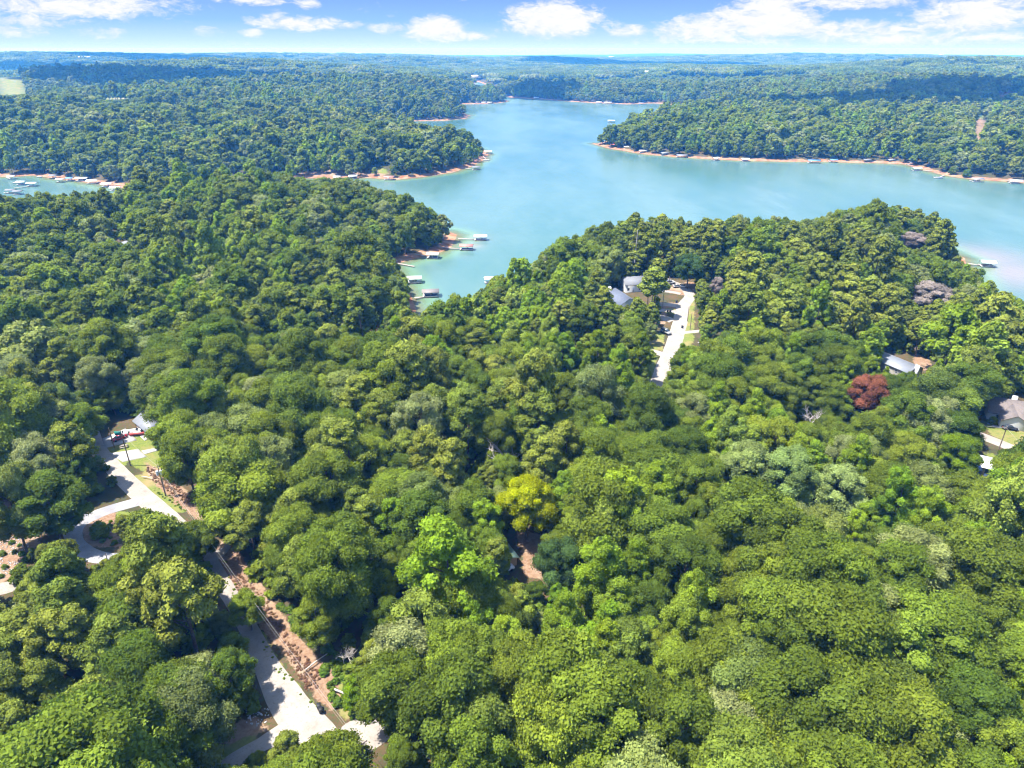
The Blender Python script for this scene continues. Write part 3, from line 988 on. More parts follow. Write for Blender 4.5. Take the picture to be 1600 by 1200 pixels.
def instancer(name, sets, sources, **props):
    """sets: list of (xyz, source index, rot z, scale xyz)"""
    X = np.concatenate([a[0] for a in sets])
    I = np.concatenate([a[1] for a in sets]).astype(np.int32)
    RT = np.concatenate([a[2] for a in sets])
    S = np.concatenate([a[3] for a in sets])
    me = bpy.data.meshes.new(name)
    me.vertices.add(len(X))
    me.vertices.foreach_set('co', X.astype(np.float32).ravel())
    a = me.attributes.new('which', 'INT', 'POINT')
    a.data.foreach_set('value', I)
    for nm, val in (('turn', RT), ('size', S)):
        a = me.attributes.new(nm, 'FLOAT_VECTOR', 'POINT')
        a.data.foreach_set('vector', val.astype(np.float32).ravel())
    o = link_obj(name, me, **props)
    c = bpy.data.collections.new(name + '_kinds')
    for i, (m, objs) in enumerate(sources):
        ob = bpy.data.objects.new('%s_%03d' % (name, i), m)
        c.objects.link(ob)
    ng = bpy.data.node_groups.new(name, 'GeometryNodeTree')
    ng.interface.new_socket('Geometry', in_out='INPUT', socket_type='NodeSocketGeometry')
    ng.interface.new_socket('Geometry', in_out='OUTPUT', socket_type='NodeSocketGeometry')
    N = ng.nodes
    gi, go = N.new('NodeGroupInput'), N.new('NodeGroupOutput')
    ci = N.new('GeometryNodeCollectionInfo')
    ci.inputs['Collection'].default_value = c
    ci.inputs['Separate Children'].default_value = True
    ci.inputs['Reset Children'].default_value = True
    ip = N.new('GeometryNodeInstanceOnPoints')
    ip.inputs['Pick Instance'].default_value = True

    def na(nm, t):
        q = N.new('GeometryNodeInputNamedAttribute')
        q.data_type = t
        q.inputs[0].default_value = nm
        return q.outputs[0]
    e2r = N.new('FunctionNodeEulerToRotation')
    L = ng.links.new
    L(gi.outputs[0], ip.inputs['Points'])
    L(ci.outputs[0], ip.inputs['Instance'])
    L(na('which', 'INT'), ip.inputs['Instance Index'])
    L(na('turn', 'FLOAT_VECTOR'), e2r.inputs[0])
    L(e2r.outputs[0], ip.inputs['Rotation'])
    L(na('size', 'FLOAT_VECTOR'), ip.inputs['Scale'])
    L(ip.outputs[0], go.inputs[0])
    md = o.modifiers.new('scatter', 'NODES')
    md.node_group = ng
    return o


def whole_mesh(v, mat):
    """crown and trunk in one mesh, for the mass of the forest"""
    g, tg = v['g'], v['tg']
    V = np.concatenate(g.v + tg.v)
    tone = np.concatenate(g.tone + tg.tone)
    off = g.n
    q = [f for f in g.q] + [f + off for f in tg.q]
    t = [f for f in g.t] + [f + off for f in tg.t]
    nq, nt = sum(map(len, g.q)), sum(map(len, g.t))
    q, t = np.concatenate(q), np.concatenate(t)
    mi = np.concatenate([np.r_[np.zeros(nq), np.ones(len(q) - nq)], np.r_[np.zeros(nt), np.ones(len(t) - nt)]])
    return np_mesh('tree', V, [q, t], {'tone': tone}, False, [mat, M_BARK], mi)


def merge(a, b, gap, lim):
    """adds younger trees of b in the holes between those of a"""
    from mathutils.kdtree import KDTree
    kd = KDTree(len(a.x))
    for i in range(len(a.x)):
        kd.insert((a.x[i], a.y[i], 0), i)
    kd.balance()
    keep = []
    for i in range(len(b.x)):
        _, j, dd = kd.find((b.x[i], b.y[i], 0))
        if dd > gap:
            keep.append(i)
    for k in ('x', 'y', 'z', 'kind', 'var', 'sc', 'H', 'R', 'rot', 'sz'):
        v = getattr(b, k)[keep]
        if k == 'sc':
            v = np.minimum(v, lim)
        setattr(a, k, np.concatenate([getattr(a, k), v]))
    return a


NEAR = merge(place(62, 262, 7.8, 11, 0, 55), place(62, 262, 6.0, 21, 0, 55), 5.6, .72)
MID = merge(place(262, 720, 8.4, 12, 1, 52, (.60, .15, .25)), place(262, 720, 6.2, 22, 1, 52), 5.4, .8)
FAR = place(720, 2700, 10.5, 13, 2, 48)

# the 300 largest in the picture become trees of their own
px, py, dep = project(NEAR.x, NEAR.y, NEAR.z + NEAR.H * NEAR.sc * .6)
inview = (px > -30) & (px < 1630) & (py < 1240) & (py > 0)
score = np.where(inview, NEAR.R * NEAR.sc / dep, -1)
order = np.argsort(-score)
N_OWN = 285
OWN = set(order[:N_OWN].tolist())

# ------------------------------------------------------------------ roads, drives and slabs laid on the ground
def pave_mat(name, a, b, c, rough=0.95):
    m, T = new_mat(name)
    g = T.n('ShaderNodeNewGeometry')
    P = g.outputs['Position']
    n1, n2, n3 = T.noise(P, 0.25, 5, 0.6), T.noise(P, 2.5, 5, 0.7), T.noise(P, 9.0, 3, 0.7)
    col = T.mix(T.rng(n1, 0.35, 0.65), a, b)
    col = T.mix(T.m('MULTIPLY', T.rng(T.noise(P, 0.6, 6, 0.75), 0.52, 0.7), 0.45), col, (0.17, 0.125, 0.09))
    col = T.mix(T.rng(n2, 0.52, 0.72), col, c)
    col = T.mix(T.m('MULTIPLY', T.rng(n3, 0.5, 0.75), 0.35), col, (0.13, 0.105, 0.08))
    principled(T, col, rough, n3, spec=0.15, bdist=0.04)
    return m


M_ROAD = pave_mat('pale_gravel', (0.25, 0.22, 0.19), (0.30, 0.27, 0.24), (0.21, 0.165, 0.13))
M_BLUEGRAVEL = pave_mat('grey_gravel', (0.20, 0.20, 0.215), (0.28, 0.275, 0.28), (0.22, 0.17, 0.14))
M_CONC = pave_mat('concrete', (0.31, 0.295, 0.28), (0.35, 0.335, 0.32), (0.27, 0.245, 0.22))


def ribbon(name, pts, widths, mat, dz=0.10, wob=0.5, cross=6, **props):
    """a strip that follows the ground; pts are pixels of its centre line"""
    W = [G(*p) for p in pts]
    widths = widths if isinstance(widths, (list, tuple)) else [widths] * len(W)
    P = []
    n = len(W)
    for i in range(n - 1):         # Catmull-Rom
        p0, p1, p2, p3 = [np.array(W[max(0, min(n - 1, k))]) for k in (i - 1, i, i + 1, i + 2)]
        m = max(3, int(np.linalg.norm(p2 - p1) / 1.6))
        for k in range(m):
            t = k / m
            q = .5 * ((2 * p1) + (-p0 + p2) * t + (2 * p0 - 5 * p1 + 4 * p2 - p3) * t * t + (-p0 + 3 * p1 - 3 * p2 + p3) * t ** 3)
            P.append((*q, widths[i] * (1 - t) + widths[i + 1] * t))
    P.append((*W[-1], widths[-1]))
    P = np.array(P)
    d = norm(np.gradient(P[:, :2], axis=0))
    N = np.stack([-d[:, 1], d[:, 0]], 1)
    V, r = [], np.random.default_rng(len(pts))
    u = np.linspace(-1, 1, cross + 1)
    jl = 1 + wob * .16 * fbm(P[:, 0], P[:, 1], 3, 2)
    jr = 1 + wob * .16 * fbm(P[:, 0] + 50, P[:, 1], 3, 2)
    for k in u:
        j = jl if k < 0 else jr
        V.append(P[:, :2] + N * (P[:, 2] * .5 * k * j)[:, None])
    V = np.stack(V, 1)
    xy = V.reshape(-1, 2)
    z = np.maximum(ground(xy[:, 0], xy[:, 1]), 0) + dz
    z = z.reshape(len(P), -1)
    z[:, 0] -= .25
    z[:, -1] -= .25
    m, c = len(P), cross + 1
    i = (np.arange(m - 1)[:, None] * c + np.arange(c - 1)[None]).ravel()
    F = np.stack([i, i + 1, i + c + 1, i + c], 1)
    me = np_mesh(name, np.column_stack([xy, z.ravel()]), F[:, ::-1], None, True, [mat])
    return link_obj(name, me, kind='structure', **props)


def slab(name, quad, mat, dz=0.16, sub=8, **props):
    """concrete slab with an edge, corners given as pixels"""
    q = np.array([G(*p) for p in quad])
    s = np.linspace(0, 1, sub)
    U, Vv = np.meshgrid(s, s)
    U, Vv = U[..., None], Vv[..., None]
    xy = (q[0] * (1 - U) * (1 - Vv) + q[1] * U * (1 - Vv) + q[2] * U * Vv + q[3] * (1 - U) * Vv).reshape(-1, 2)
    z = ground(xy[:, 0], xy[:, 1]) + dz
    top = np.column_stack([xy, z])
    i = (np.arange(sub - 1)[:, None] * sub + np.arange(sub - 1)[None]).ravel()
    F = np.stack([i, i + 1, i + sub + 1, i + sub], 1)
    ring = list(range(sub)) + [sub * k + sub - 1 for k in range(1, sub)] + [sub * (sub - 1) + k for k in range(sub - 2, -1, -1)] + [sub * k for k in range(sub - 2, 0, -1)]
    low = top[ring] - [0, 0, .5]
    V = np.vstack([top, low])
    m = len(ring)
    sk = np.array([[ring[k], ring[(k + 1) % m], len(top) + (k + 1) % m, len(top) + k] for k in range(m)])
    me = np_mesh(name, V, np.vstack([F[:, ::-1], sk]), None, False, [mat])
    return link_obj(name, me, kind='structure', **props)


ribbon('gravel_road', [(140, 668), (152, 700), (182, 735), (212, 765), (252, 800), (305, 850), (350, 915), (385, 975), (412, 1030), (445, 1090), (490, 1150), (540, 1215)],
       [5.5, 5.5, 6.0, 6.4, 6.6, 5.4, 4.6, 4.6, 5.2, 8.0, 9.5, 9.5], M_ROAD, label='pale gravel road running past the clay strip')
ribbon('gravel_drive', [(222, 782), (185, 792), (150, 804), (118, 822), (112, 845), (138, 866), (178, 873), (235, 868)], [5.0, 4.8, 5.2, 5.6, 5.6, 5.0, 4.4, 4.0], M_BLUEGRAVEL, 0.15, label='grey gravel drive looping round a shaded bed')
ribbon('side_drive', [(505, 1195), (545, 1162), (580, 1140), (625, 1115), (700, 1080)], [8, 8.5, 8.5, 7, 5], M_ROAD, 0.17, label='wide pale drive leaving the road at the utility pole')
ribbon('lawn_drive', [(330, 1215), (365, 1188), (405, 1165), (450, 1140)], [3.5, 3.5, 3.5, 5], M_ROAD, 0.17, label='narrow pale drive below the clipped lawn')
ribbon('west_drive', [(-80, 935), (-30, 925), (12, 918), (50, 905)], [5, 5, 5, 4], M_ROAD, 0.15, label='pale drive end at the edge of the trees')
ribbon('rough_track', [(358, 853), (338, 868), (318, 872), (296, 866)], [1.5, 4.0, 4, 3], M_ROAD, 0.15, label='short bleached track joining the clay strip')
ribbon('lane', [(1012, 648), (1022, 615), (1036, 580), (1052, 540), (1062, 505), (1068, 478), (1078, 462), (1066, 448), (1046, 440), (1030, 432)],
       [5, 6.5, 8.2, 8.0, 8.0, 7.5, 6.5, 6, 7, 6], M_ROAD, label='bleached lane running down to the lakeside houses')
for pts, w, lab in (([(1064, 459), (1048, 456), (1028, 454)], 3.5, 'pale drive nearest the lake end of the lane'), ([(1062, 478), (1045, 476), (1026, 475)], 5.5, 'broad concrete drive beside the lane'),
                    ([(1057, 487), (1042, 485), (1024, 484)], 4.5, 'second concrete drive beside the lane'), ([(1052, 502), (1036, 496), (1018, 493)], 6, 'pale apron where a car park opens off the lane'),
                    ([(1056, 521), (1085, 518), (1112, 516), (1150, 514), (1190, 508)], 3.2, 'long narrow drive crossing dry lawn'), ([(1040, 555), (1024, 550), (1008, 547)], 4.5, 'short drive on the house side of the lane')):
    ribbon('driveway', pts, w, M_ROAD, 0.17, label=lab)
ribbon('east_road', [(1470, 655), (1500, 668), (1530, 680), (1562, 692), (1600, 708), (1680, 735)], 6.0, M_ROAD, label='light road past the brown roofed house')
ribbon('garden_path', [(1545, 661), (1560, 667), (1580, 662), (1610, 676)], 1.6, M_BLUEGRAVEL, 0.15, wob=.2, label='curved garden path in front of the brown roofed house')
ribbon('far_road', [(205, 155), (190, 154), (160, 157)], 7, M_ROAD, 0.4, label='distant road edge of a small field')
slab('concrete_slab', [(160, 686), (196, 670), (214, 688), (165, 700)], M_CONC, label='white concrete pad under the red car')
slab('concrete_slab', [(171, 709), (216, 702), (229, 714), (192, 722)], M_CONC, label='bare white concrete pad between the two yards')
slab('concrete_slab', [(221, 705), (247, 700), (251, 703), (226, 710)], M_CONC, 0.20, label='narrow concrete walk leading to the trees')
slab('concrete_slab', [(219, 682), (225, 680), (232, 686), (226, 689)], M_CONC, label='small concrete step slab below the shed porch')
slab('concrete_slab', [(290, 407), (318, 409), (318, 412), (290, 410)], M_CONC, 0.3, sub=4, label='strip of white concrete by a dry yard in the far woods')


# ------------------------------------------------------------------ helper for small built things
import bmesh


class B:
    """collects boxes, prisms and tubes for one mesh object"""
    def __init__(s):
        s.g = Geo()

    def box(s, x0, x1, y0, y1, z0, z1):
        V = [(x0, y0, z0), (x1, y0, z0), (x1, y1, z0), (x0, y1, z0), (x0, y0, z1), (x1, y0, z1), (x1, y1, z1), (x0, y1, z1)]
        s.g.add(V, [(0, 3, 2, 1), (4, 5, 6, 7), (0, 1, 5, 4), (1, 2, 6, 5), (2, 3, 7, 6), (3, 0, 4, 7)], .5)
        return s

    def tube(s, pts, radii, n=8):
        pts = np.asarray(pts, float)
        tube(s.g, pts, radii if np.ndim(radii) else [radii] * len(pts), n)
        return s

    def poly(s, V, F):
        F4 = [f for f in F if len(f) == 4]
        F3 = [f for f in F if len(f) == 3]
        n0 = s.g.n
        s.g.add(V, F4 if F4 else F3, .5)
        if F4 and F3:
            s.g.t.append(np.array(F3) + n0)
        return s

    def loft(s, secs, cap=True):
        """secs: list of rings (same count) -> closed skin"""
        n = len(secs[0])
        V = [p for r_ in secs for p in r_]
        F = []
        for i in range(len(secs) - 1):
            for j in range(n):
                a, b = i * n + j, i * n + (j + 1) % n
                F.append((a, b, b + n, a + n))
        T_ = []
        if cap:
            for base, rev in ((0, 1), ((len(secs) - 1) * n, 0)):
                c = np.mean(V[base:base + n], axis=0)
                V.append(tuple(c))
                for j in range(n):
                    t = (base + j, base + (j + 1) % n, len(V) - 1)
                    T_.append(t[::-1] if rev else t)
        s.poly(V, F + T_)
        return s

    def put(s, name, mat, parent=None, smooth=False, **props):
        me = s.g.mesh(name, mat, smooth)
        bm = bmesh.new()
        bm.from_mesh(me)
        bmesh.ops.recalc_face_normals(bm, faces=bm.faces)
        bm.to_mesh(me)
        bm.free()
        return link_obj(name, me, parent, None, **props)


def thing(name, label, cat, loc, rz=0.0, group=None):
    o = bpy.data.objects.new(name, None)
    o.empty_display_size = .5
    COL.objects.link(o)
    o.location, o.rotation_euler = loc, (0, 0, rz)
    o['label'], o['category'] = label, cat
    if group:
        o['group'] = group
    return o


def clone(root, loc, rz, label, sc=None):
    c = root.copy()
    COL.objects.link(c)
    c.location, c.rotation_euler = loc, (0, 0, rz)
    c['label'] = label
    if sc is not None:
        c.scale = sc
    for ch in root.children:
        d = ch.copy()
        COL.objects.link(d)
        d.parent = c
        for e in ch.children:
            f = e.copy()
            COL.objects.link(f)
            f.parent = d
    return c


# ------------------------------------------------------------------ the nearest trees, one by one
LAND = [('the utility pole at the road junction', 574, 1190), ('the red car', 187, 690), ('the grey gravel loop', 135, 850), ('the pole with the transformer', 259, 775), ('the tall yellow tree', 830, 850),
        ('the bleached bare tree', 790, 742), ('the red clay clearing', 838, 875), ('the clipped lawn', 350, 1168), ('the fallen log', 500, 1040), ('the brown brush strip', 420, 930),
        ('the small yellow tree', 605, 950), ('the lane of lakeside houses', 1022, 620), ('the rust red tree', 1347, 650),
        ('the middle silvery tree', 1222, 800), ('the right silvery tree', 1300, 822), ('the dark bluish tree', 872, 925), ('the low leafless grey tree', 1252, 672), ('the left silvery tree', 1155, 788)]
LANDW = np.array([G(a, b) for _, a, b in LAND])
ORD = ['nearest', 'second', 'third', 'fourth', 'fifth', 'sixth', 'seventh', 'eighth', 'ninth', 'tenth', 'eleventh', 'twelfth', 'thirteenth', 'fourteenth', 'fifteenth', 'sixteenth', 'seventeenth', 'eighteenth', 'nineteenth', 'twentieth', 'twenty-first', 'twenty-second', 'twenty-third', 'twenty-fourth', 'twenty-fifth', 'twenty-sixth', 'twenty-seventh', 'twenty-eighth', 'twenty-ninth', 'thirtieth']
WORDS = {0: ('oak_tree', 'round crowned oak', 'oak'), 1: ('poplar_tree', 'slender tall poplar', 'poplar'), 2: ('pine_tree', 'high crowned pine', 'pine')}


def own_trees():
    idx = sorted(OWN, key=lambda i: (NEAR.x[i] ** 2 + NEAR.y[i] ** 2))
    rows = {}
    for i in idx:
        dd = np.hypot(LANDW[:, 0] - NEAR.x[i], LANDW[:, 1] - NEAR.y[i])
        L = int(np.argmin(dd))
        dx, dy = NEAR.x[i] - LANDW[L, 0], NEAR.y[i] - LANDW[L, 1]
        a = int(round(math.degrees(math.atan2(dy, dx)) / 45)) % 8
        way = ['to the right of', 'behind and right of', 'straight behind', 'behind and left of', 'to the left of', 'in front and left of', 'straight in front of', 'in front and right of'][a]
        rows.setdefault((L, way, int(NEAR.kind[i])), []).append((dd[L], i))
    proto = {}
    for (L, way, kd), lst in rows.items():
        lst.sort()
        for rank, (_, i) in enumerate(lst):
            nm, look, cat = WORDS[kd]
            v = VAR[cat, 0][NEAR.var[i]]
            if rank < len(ORD):
                lab = '%s, %s %s, %s %s' % (look, 'the' if rank else 'the', ORD[rank], way, LAND[L][0])
                lab = '%s %s, %s %s' % (ORD[rank], look, way, LAND[L][0])
            else:
                lab = '%s deep in the woods %s %s' % (look, way, LAND[L][0])
            o = bpy.data.objects.new(nm, None)
            COL.objects.link(o)
            o.location = (NEAR.x[i], NEAR.y[i], NEAR.z[i])
            o.rotation_euler = (rng.normal(0, .03), rng.normal(0, .03), NEAR.rot[i])
            s = NEAR.sc[i]
            o.scale = (s * random.uniform(.85, 1.16), s * random.uniform(.85, 1.16), s * NEAR.sz[i])
            o['label'], o['category'] = lab, 'tree'
            o['group'] = 'trees of the woods around the two roads'
            for part in ('crown', 'trunk'):
                c = bpy.data.objects.new(part, v[part])
                COL.objects.link(c)
                c.parent = o


own_trees()


def special_tree(name, label, px, py, kind, H, Rr, mat, var=0, rz=0.0, cat='tree'):
    x, y = G(px, py)
    v = VAR[kind, 0][var]
    t = thing(name, label, cat, (x, y, gz(x, y)), rz)
    t.scale = (Rr / v['R'], Rr / v['R'], H / v['H'])
    for part in ('crown', 'trunk'):
        c = bpy.data.objects.new(part, v[part])
        COL.objects.link(c)
        c.parent = t
        if part == 'crown' and mat is not None:
            c.material_slots[0].link = 'OBJECT'
            c.material_slots[0].material = mat
    return t


for a in SPECIAL:
    special_tree(*a)


def bare_trees():
    for px, py, H, sp, lab, seed in BARE_TREES:
        x, y = G(px, py)
        t = thing('dead_tree', lab, 'dead tree', (x, y, gz(x, y)), seed, 'leafless dead trees')
        t.scale = (sp, sp, H / 13.0)
        g = dead_geo(seed)
        link_obj('branches', g.mesh('branches', M_DEAD), t)


bare_trees()
x, y = G(989, 441)
t = thing('dead_pine', 'tall bare pine pole with a thin brown top behind the lakeside houses', 'dead tree', (x, y, gz(x, y)))
B().tube([(0, 0, -1), (.1, 0, 10), (.2, .1, 19), (.3, .1, 27)], [.42, .36, .28, .12]).put('trunk', M_DEAD, t)
b = B()
for k in range(16):
    a, h = k * 2.4, 20 + k * .42
    b.tube([(.2, .1, h), (math.cos(a) * .9, math.sin(a) * .9, h + .3), (math.cos(a) * 1.9, math.sin(a) * 1.9, h + .1)], [.08, .05, .02], 4)
b.put('branches', M_BARK, t)


# ------------------------------------------------------------------ undergrowth
def undergrowth():
    srcs, base = [], {}
    for nm, mat in (('weed', M_WEED), ('brown', M_BROWN), ('green', M_OAK)):
        base[nm] = len(srcs)
        for v in VAR['shrub', 1]:
            srcs.append((whole_mesh(v, mat), None))
    r = np.random.default_rng(77)

    def scatter(x, y, b, s0, s1, flat=1.0):
        z = ground(x, y)
        n = len(x)
        rt = np.zeros((n, 3))
        rt[:, 2] = r.uniform(0, 6.28, n)
        s = r.uniform(s0, s1, n)
        return (np.stack([x, y, z - .1], 1), base[b] + r.integers(0, 3, n), rt, np.stack([s, s, s * r.uniform(.7, 1.1, n) * flat], 1))
    x, y = candidates(62, 420, 4.6, 91, 52)
    s = shore_s(x, y)
    ok = s > 3
    for Bp in BARE:
        ok &= ~inside(Bp, x, y)
    z = ground(x, y)
    ok &= ~blocked(x, y, z, np.full(len(x), 2.5), np.full(len(x), 1.5))
    x, y = x[ok], y[ok]
    instancer('undergrowth', [scatter(x, y, 'green', .7, 1.7)], srcs, kind='stuff', label='leafy shrubs growing under and between the trees')
    # brown brush and weeds of the cleared strip
    def inside_px(polys, step, seed, prob=1.0):
        X, Y = [], []
        for p in polys:
            w = Gp(p)
            xs, ys = [q[0] for q in w], [q[1] for q in w]
            gx, gy = np.meshgrid(np.arange(min(xs), max(xs), step), np.arange(min(ys), max(ys), step))
            gx, gy = gx.ravel() + r.uniform(-.5, .5, gx.size) * step, gy.ravel() + r.uniform(-.5, .5, gy.size) * step
            k = inside(w, gx, gy) & (r.random(len(gx)) < prob)
            X.append(gx[k]), Y.append(gy[k])
        return np.concatenate(X), np.concatenate(Y)
    bx, by = inside_px([[(375, 900), (400, 915), (425, 950), (455, 1000), (500, 1050), (520, 1080), (505, 1100), (480, 1080), (450, 1030), (440, 990), (395, 960), (352, 890), (360, 880)], [(222, 725), (262, 742), (300, 782), (290, 788), (240, 752)]], .42, 1, .6)
    k = fbm(bx, by, 5, 2) > -.2
    w1x, w1y = inside_px([[(500, 1035), (545, 1040), (572, 1060), (600, 1110), (545, 1125), (515, 1090)], [(430, 940), (475, 960), (545, 1030), (520, 1035), (470, 990)]], 1.1, 2, .8)
    w2x, w2y = inside_px([[(235, 745), (262, 770), (295, 800), (275, 795), (240, 765)], [(340, 850), (372, 905), (385, 945), (380, 960), (350, 910)], [(400, 985), (440, 1040), (500, 1110), (480, 1108), (425, 1045)]], .8, 3, .5)
    w3x, w3y = inside_px([[(-20, 830), (40, 840), (60, 880), (20, 905), (-20, 900)], [(135, 815), (178, 812), (182, 855), (140, 850)], [(300, 1150), (350, 1130), (345, 1150), (300, 1180)]], 2.0, 4, .5)
    instancer('brush', [scatter(bx[k], by[k], 'brown', .06, .22, .75), scatter(w1x, w1y, 'weed', .25, .62, .8), scatter(w2x, w2y, 'weed', .07, .24, .7), scatter(w3x, w3y, 'weed', .2, .5, .8)],
              srcs, kind='stuff', label='brown dead brush and green weeds along the cleared strip')
    # loose rock and gravel
    rk = []
    for i in range(3):
        g = Geo()
        iv, fi = ICO[1]
        q = np.random.default_rng(i)
        g.add(iv * q.uniform(.6, 1.1, 3) * (1 + q.normal(0, .14, (len(iv), 1))), fi, .5)
        rk.append((g.mesh('rock', M_ROCK), None))
    gx, gy = inside_px([[(378, 1100), (398, 1092), (425, 1110), (412, 1140), (385, 1130)], [(-30, 835), (30, 838), (48, 852), (30, 868), (-30, 860)], [(-10, 870), (30, 880), (22, 900), (-20, 900)]], .55, 5, .6)
    n = len(gx)
    s = r.uniform(.10, .34, n)
    instancer('gravel', [(np.stack([gx, gy, ground(gx, gy) + .05], 1), r.integers(0, 3, n), r.uniform(0, 6, (n, 3)), np.stack([s, s, s * .7], 1))], rk, kind='stuff', label='white crushed rock dumped beside the road')


M_ROCK = simple('white_rock', (0.42, 0.41, 0.41), .9, .2, 3)
undergrowth()

def forest():
    srcs, base = [], {}
    for lod in (0, 1, 2):
        for nm in ('oak', 'poplar', 'pine'):
            base[nm, lod] = len(srcs)
            for v in VAR[nm, lod]:
                srcs.append((whole_mesh(v, KINDS[nm]), None))
    sets = []
    for T_, lod in ((NEAR, 0), (MID, 1), (FAR, 2)):
        k = np.ones(len(T_.x), bool)
        if T_ is NEAR:
            k[list(OWN)] = False
        off = np.array([base[nm, lod] for nm in ('oak', 'poplar', 'pine')])
        X = np.stack([T_.x, T_.y, T_.z], 1)[k]
        rt = np.zeros((k.sum(), 3))
        rt[:, 2] = T_.rot[k]
        rt[:, :2] = rng.normal(0, .04, (k.sum(), 2))
        q1, q2 = rng.uniform(.84, 1.16, (2, len(T_.sc)))
        S = np.stack([T_.sc * q1, T_.sc * q2, T_.sc * T_.sz], 1)[k]
        sets.append((X, (off[T_.kind] + T_.var)[k], rt, S))
    instancer('forest', sets, srcs, kind='stuff', label='dense green forest of oaks, poplars and pines covering the hills')
    # beyond: clumps of some forty crowns each
    cl = []
    for i in range(4):
        r = np.random.default_rng(900 + i)
        g = Geo()
        iv, fi = ICO[1]
        for j in range(60):
            a, q = j * 2.4, 34 * math.sqrt((j + .5) / 60)
            x, y = q * math.cos(a) + r.uniform(-2, 2), q * math.sin(a) + r.uniform(-2, 2)
            rr = r.uniform(4.2, 7.0)
            h = r.uniform(12, 19)
            tn = r.uniform(0, 1)
            c = np.array([x, y, h - rr * .8])
            g.add(c + iv * np.array([rr, rr, rr * 1.1]) * .82 * (1 + r.normal(0, .2, (len(iv), 1))), fi, tn)
            d = norm(r.normal(size=(26, 3)) + [0, 0, .4])
            cards(g, c + d * rr * r.uniform(.8, 1.15, (26, 1)), norm(d + r.normal(0, .5, d.shape)), 2.6, np.clip(tn + r.normal(0, .2, 26), 0, 1), r)
        cl.append((g.mesh('clump', M_OAK), None))
    x, y = candidates(2650, 9500, 62, 31, 44)
    k = np.random.default_rng(5).random(len(x)) < 1 - .55 * sstep(np.hypot(x, y), 4000, 9000)
    x, y = x[k], y[k]
    s = shore_s(x, y)
    gap = fbm(x, y, 420, 3) > -.52
    k = (s > 25) & gap
    x, y = x[k], y[k]
    z = ground_from_s(x, y, s[k])
    rt = np.zeros((len(x), 3))
    rt[:, 2] = rng.uniform(0, 6.28, len(x))
    f = 1 + .5 * sstep(np.hypot(x, y), 4000, 9000)
    S = np.stack([f, f, rng.uniform(.8, 1.25, len(x))], 1)
    instancer('distant_woods', [(np.stack([x, y, z], 1), rng.integers(0, 4, len(x)), rt, S)], cl, kind='stuff', label='far blue green woods rolling to the horizon')
    print('trees', len(NEAR.x), len(MID.x), len(FAR.x), 'clumps', len(x))


forest()

# ------------------------------------------------------------------ paints and building materials
M_WHITE = simple('white_paint', (0.60, 0.60, 0.59), .5, .04)
M_CREAM = simple('cream_siding', (0.40, 0.37, 0.31), .7, .06)
M_TAN = simple('tan_siding', (0.34, 0.30, 0.22), .8, .08)
M_BRICK = simple('red_brick', (0.30, 0.13, 0.09), .9, .25, 6)
M_GREYROOF = simple('grey_shingles', (0.155, 0.16, 0.175), .9, .14, 2.5)
M_PALEROOF = simple('pale_metal_roof', (0.19, 0.20, 0.225), .45, .06, 1.0, spec=.5)
M_DARKROOF = simple('slate_blue_shingles', (0.11, 0.125, 0.165), .85, .2, 2.5)
M_BROWNROOF = simple('brown_shingles', (0.15, 0.125, 0.115), .9, .15, 2.0)
M_GREENROOF = simple('green_metal_roof', (0.13, 0.20, 0.17), .4, .1, 1.0, spec=.5)
M_BLUEWALL = simple('blue_siding', (0.08, 0.14, 0.34), .7, .1)
M_GLASS = simple('window_glass', (0.03, 0.04, 0.05), .08, .05, spec=.8)
M_WOOD = simple('weathered_wood', (0.36, 0.31, 0.26), .9, .2, 4)
M_POLE = simple('pole_wood', (0.17, 0.13, 0.10), .9, .25, 3)
M_DECK = simple('grey_deck', (0.42, 0.40, 0.38), .85, .15, 3)
M_BLACK = simple('black_plastic', (0.02, 0.02, 0.022), .6, .2)
M_METAL = simple('galvanised_metal', (0.45, 0.48, 0.50), .4, .1, metal=.6)
M_BLUEGREY = simple('transformer_grey', (0.42, 0.50, 0.56), .5, .1)
M_REDCAR = simple('red_car_paint', (0.30, 0.012, 0.030), .25, .05, spec=.6)
M_SILVER = simple('silver_car_paint', (0.32, 0.31, 0.30), .3, .05, metal=.3, spec=.6)
M_TYRE = simple('tyre_rubber', (0.018, 0.018, 0.018), .85, .1)
M_REDROOF = simple('red_metal_roof', (0.42, 0.09, 0.07), .5, .1)
M_RUSTROOF = simple('rust_brown_roof', (0.38, 0.18, 0.15), .6, .12)
M_BLUEROOF = simple('blue_canopy', (0.10, 0.22, 0.42), .5, .1)
M_GREYDOCK = simple('grey_brown_metal_roof', (0.19, 0.165, 0.155), .6, .08)
M_TEAL = simple('teal_box', (0.02, 0.16, 0.13), .5, .1)
M_WIRE = simple('wire', (0.30, 0.28, 0.25), .5, .05)
M_REDBOAT = simple('red_hull', (0.42, 0.07, 0.06), .35, .05, spec=.5)
M_BLUEHULL = simple('blue_hull', (0.05, 0.10, 0.30), .35, .05, spec=.5)


def heading(p, q):
    """world angle of the line from pixel p to pixel q"""
    a, b = G(*p), G(*q)
    return math.atan2(b[1] - a[1], b[0] - a[0])


def gable(b, L, W, z0, rise, over=.5, th=.22):
    """a gabled roof, ridge along x"""
    l, w = L / 2 + over, W / 2 + over
    for s in (1, -1):
        V = [(-l, 0, z0 + rise), (l, 0, z0 + rise), (l, s * w, z0 - over * rise / (W / 2)), (-l, s * w, z0 - over * rise / (W / 2))]
        V += [(x, y, z - th) for x, y, z in V]
        F = [(0, 1, 2, 3), (7, 6, 5, 4), (0, 4, 5, 1), (1, 5, 6, 2), (2, 6, 7, 3), (3, 7, 4, 0)]
        b.poly(V, F)


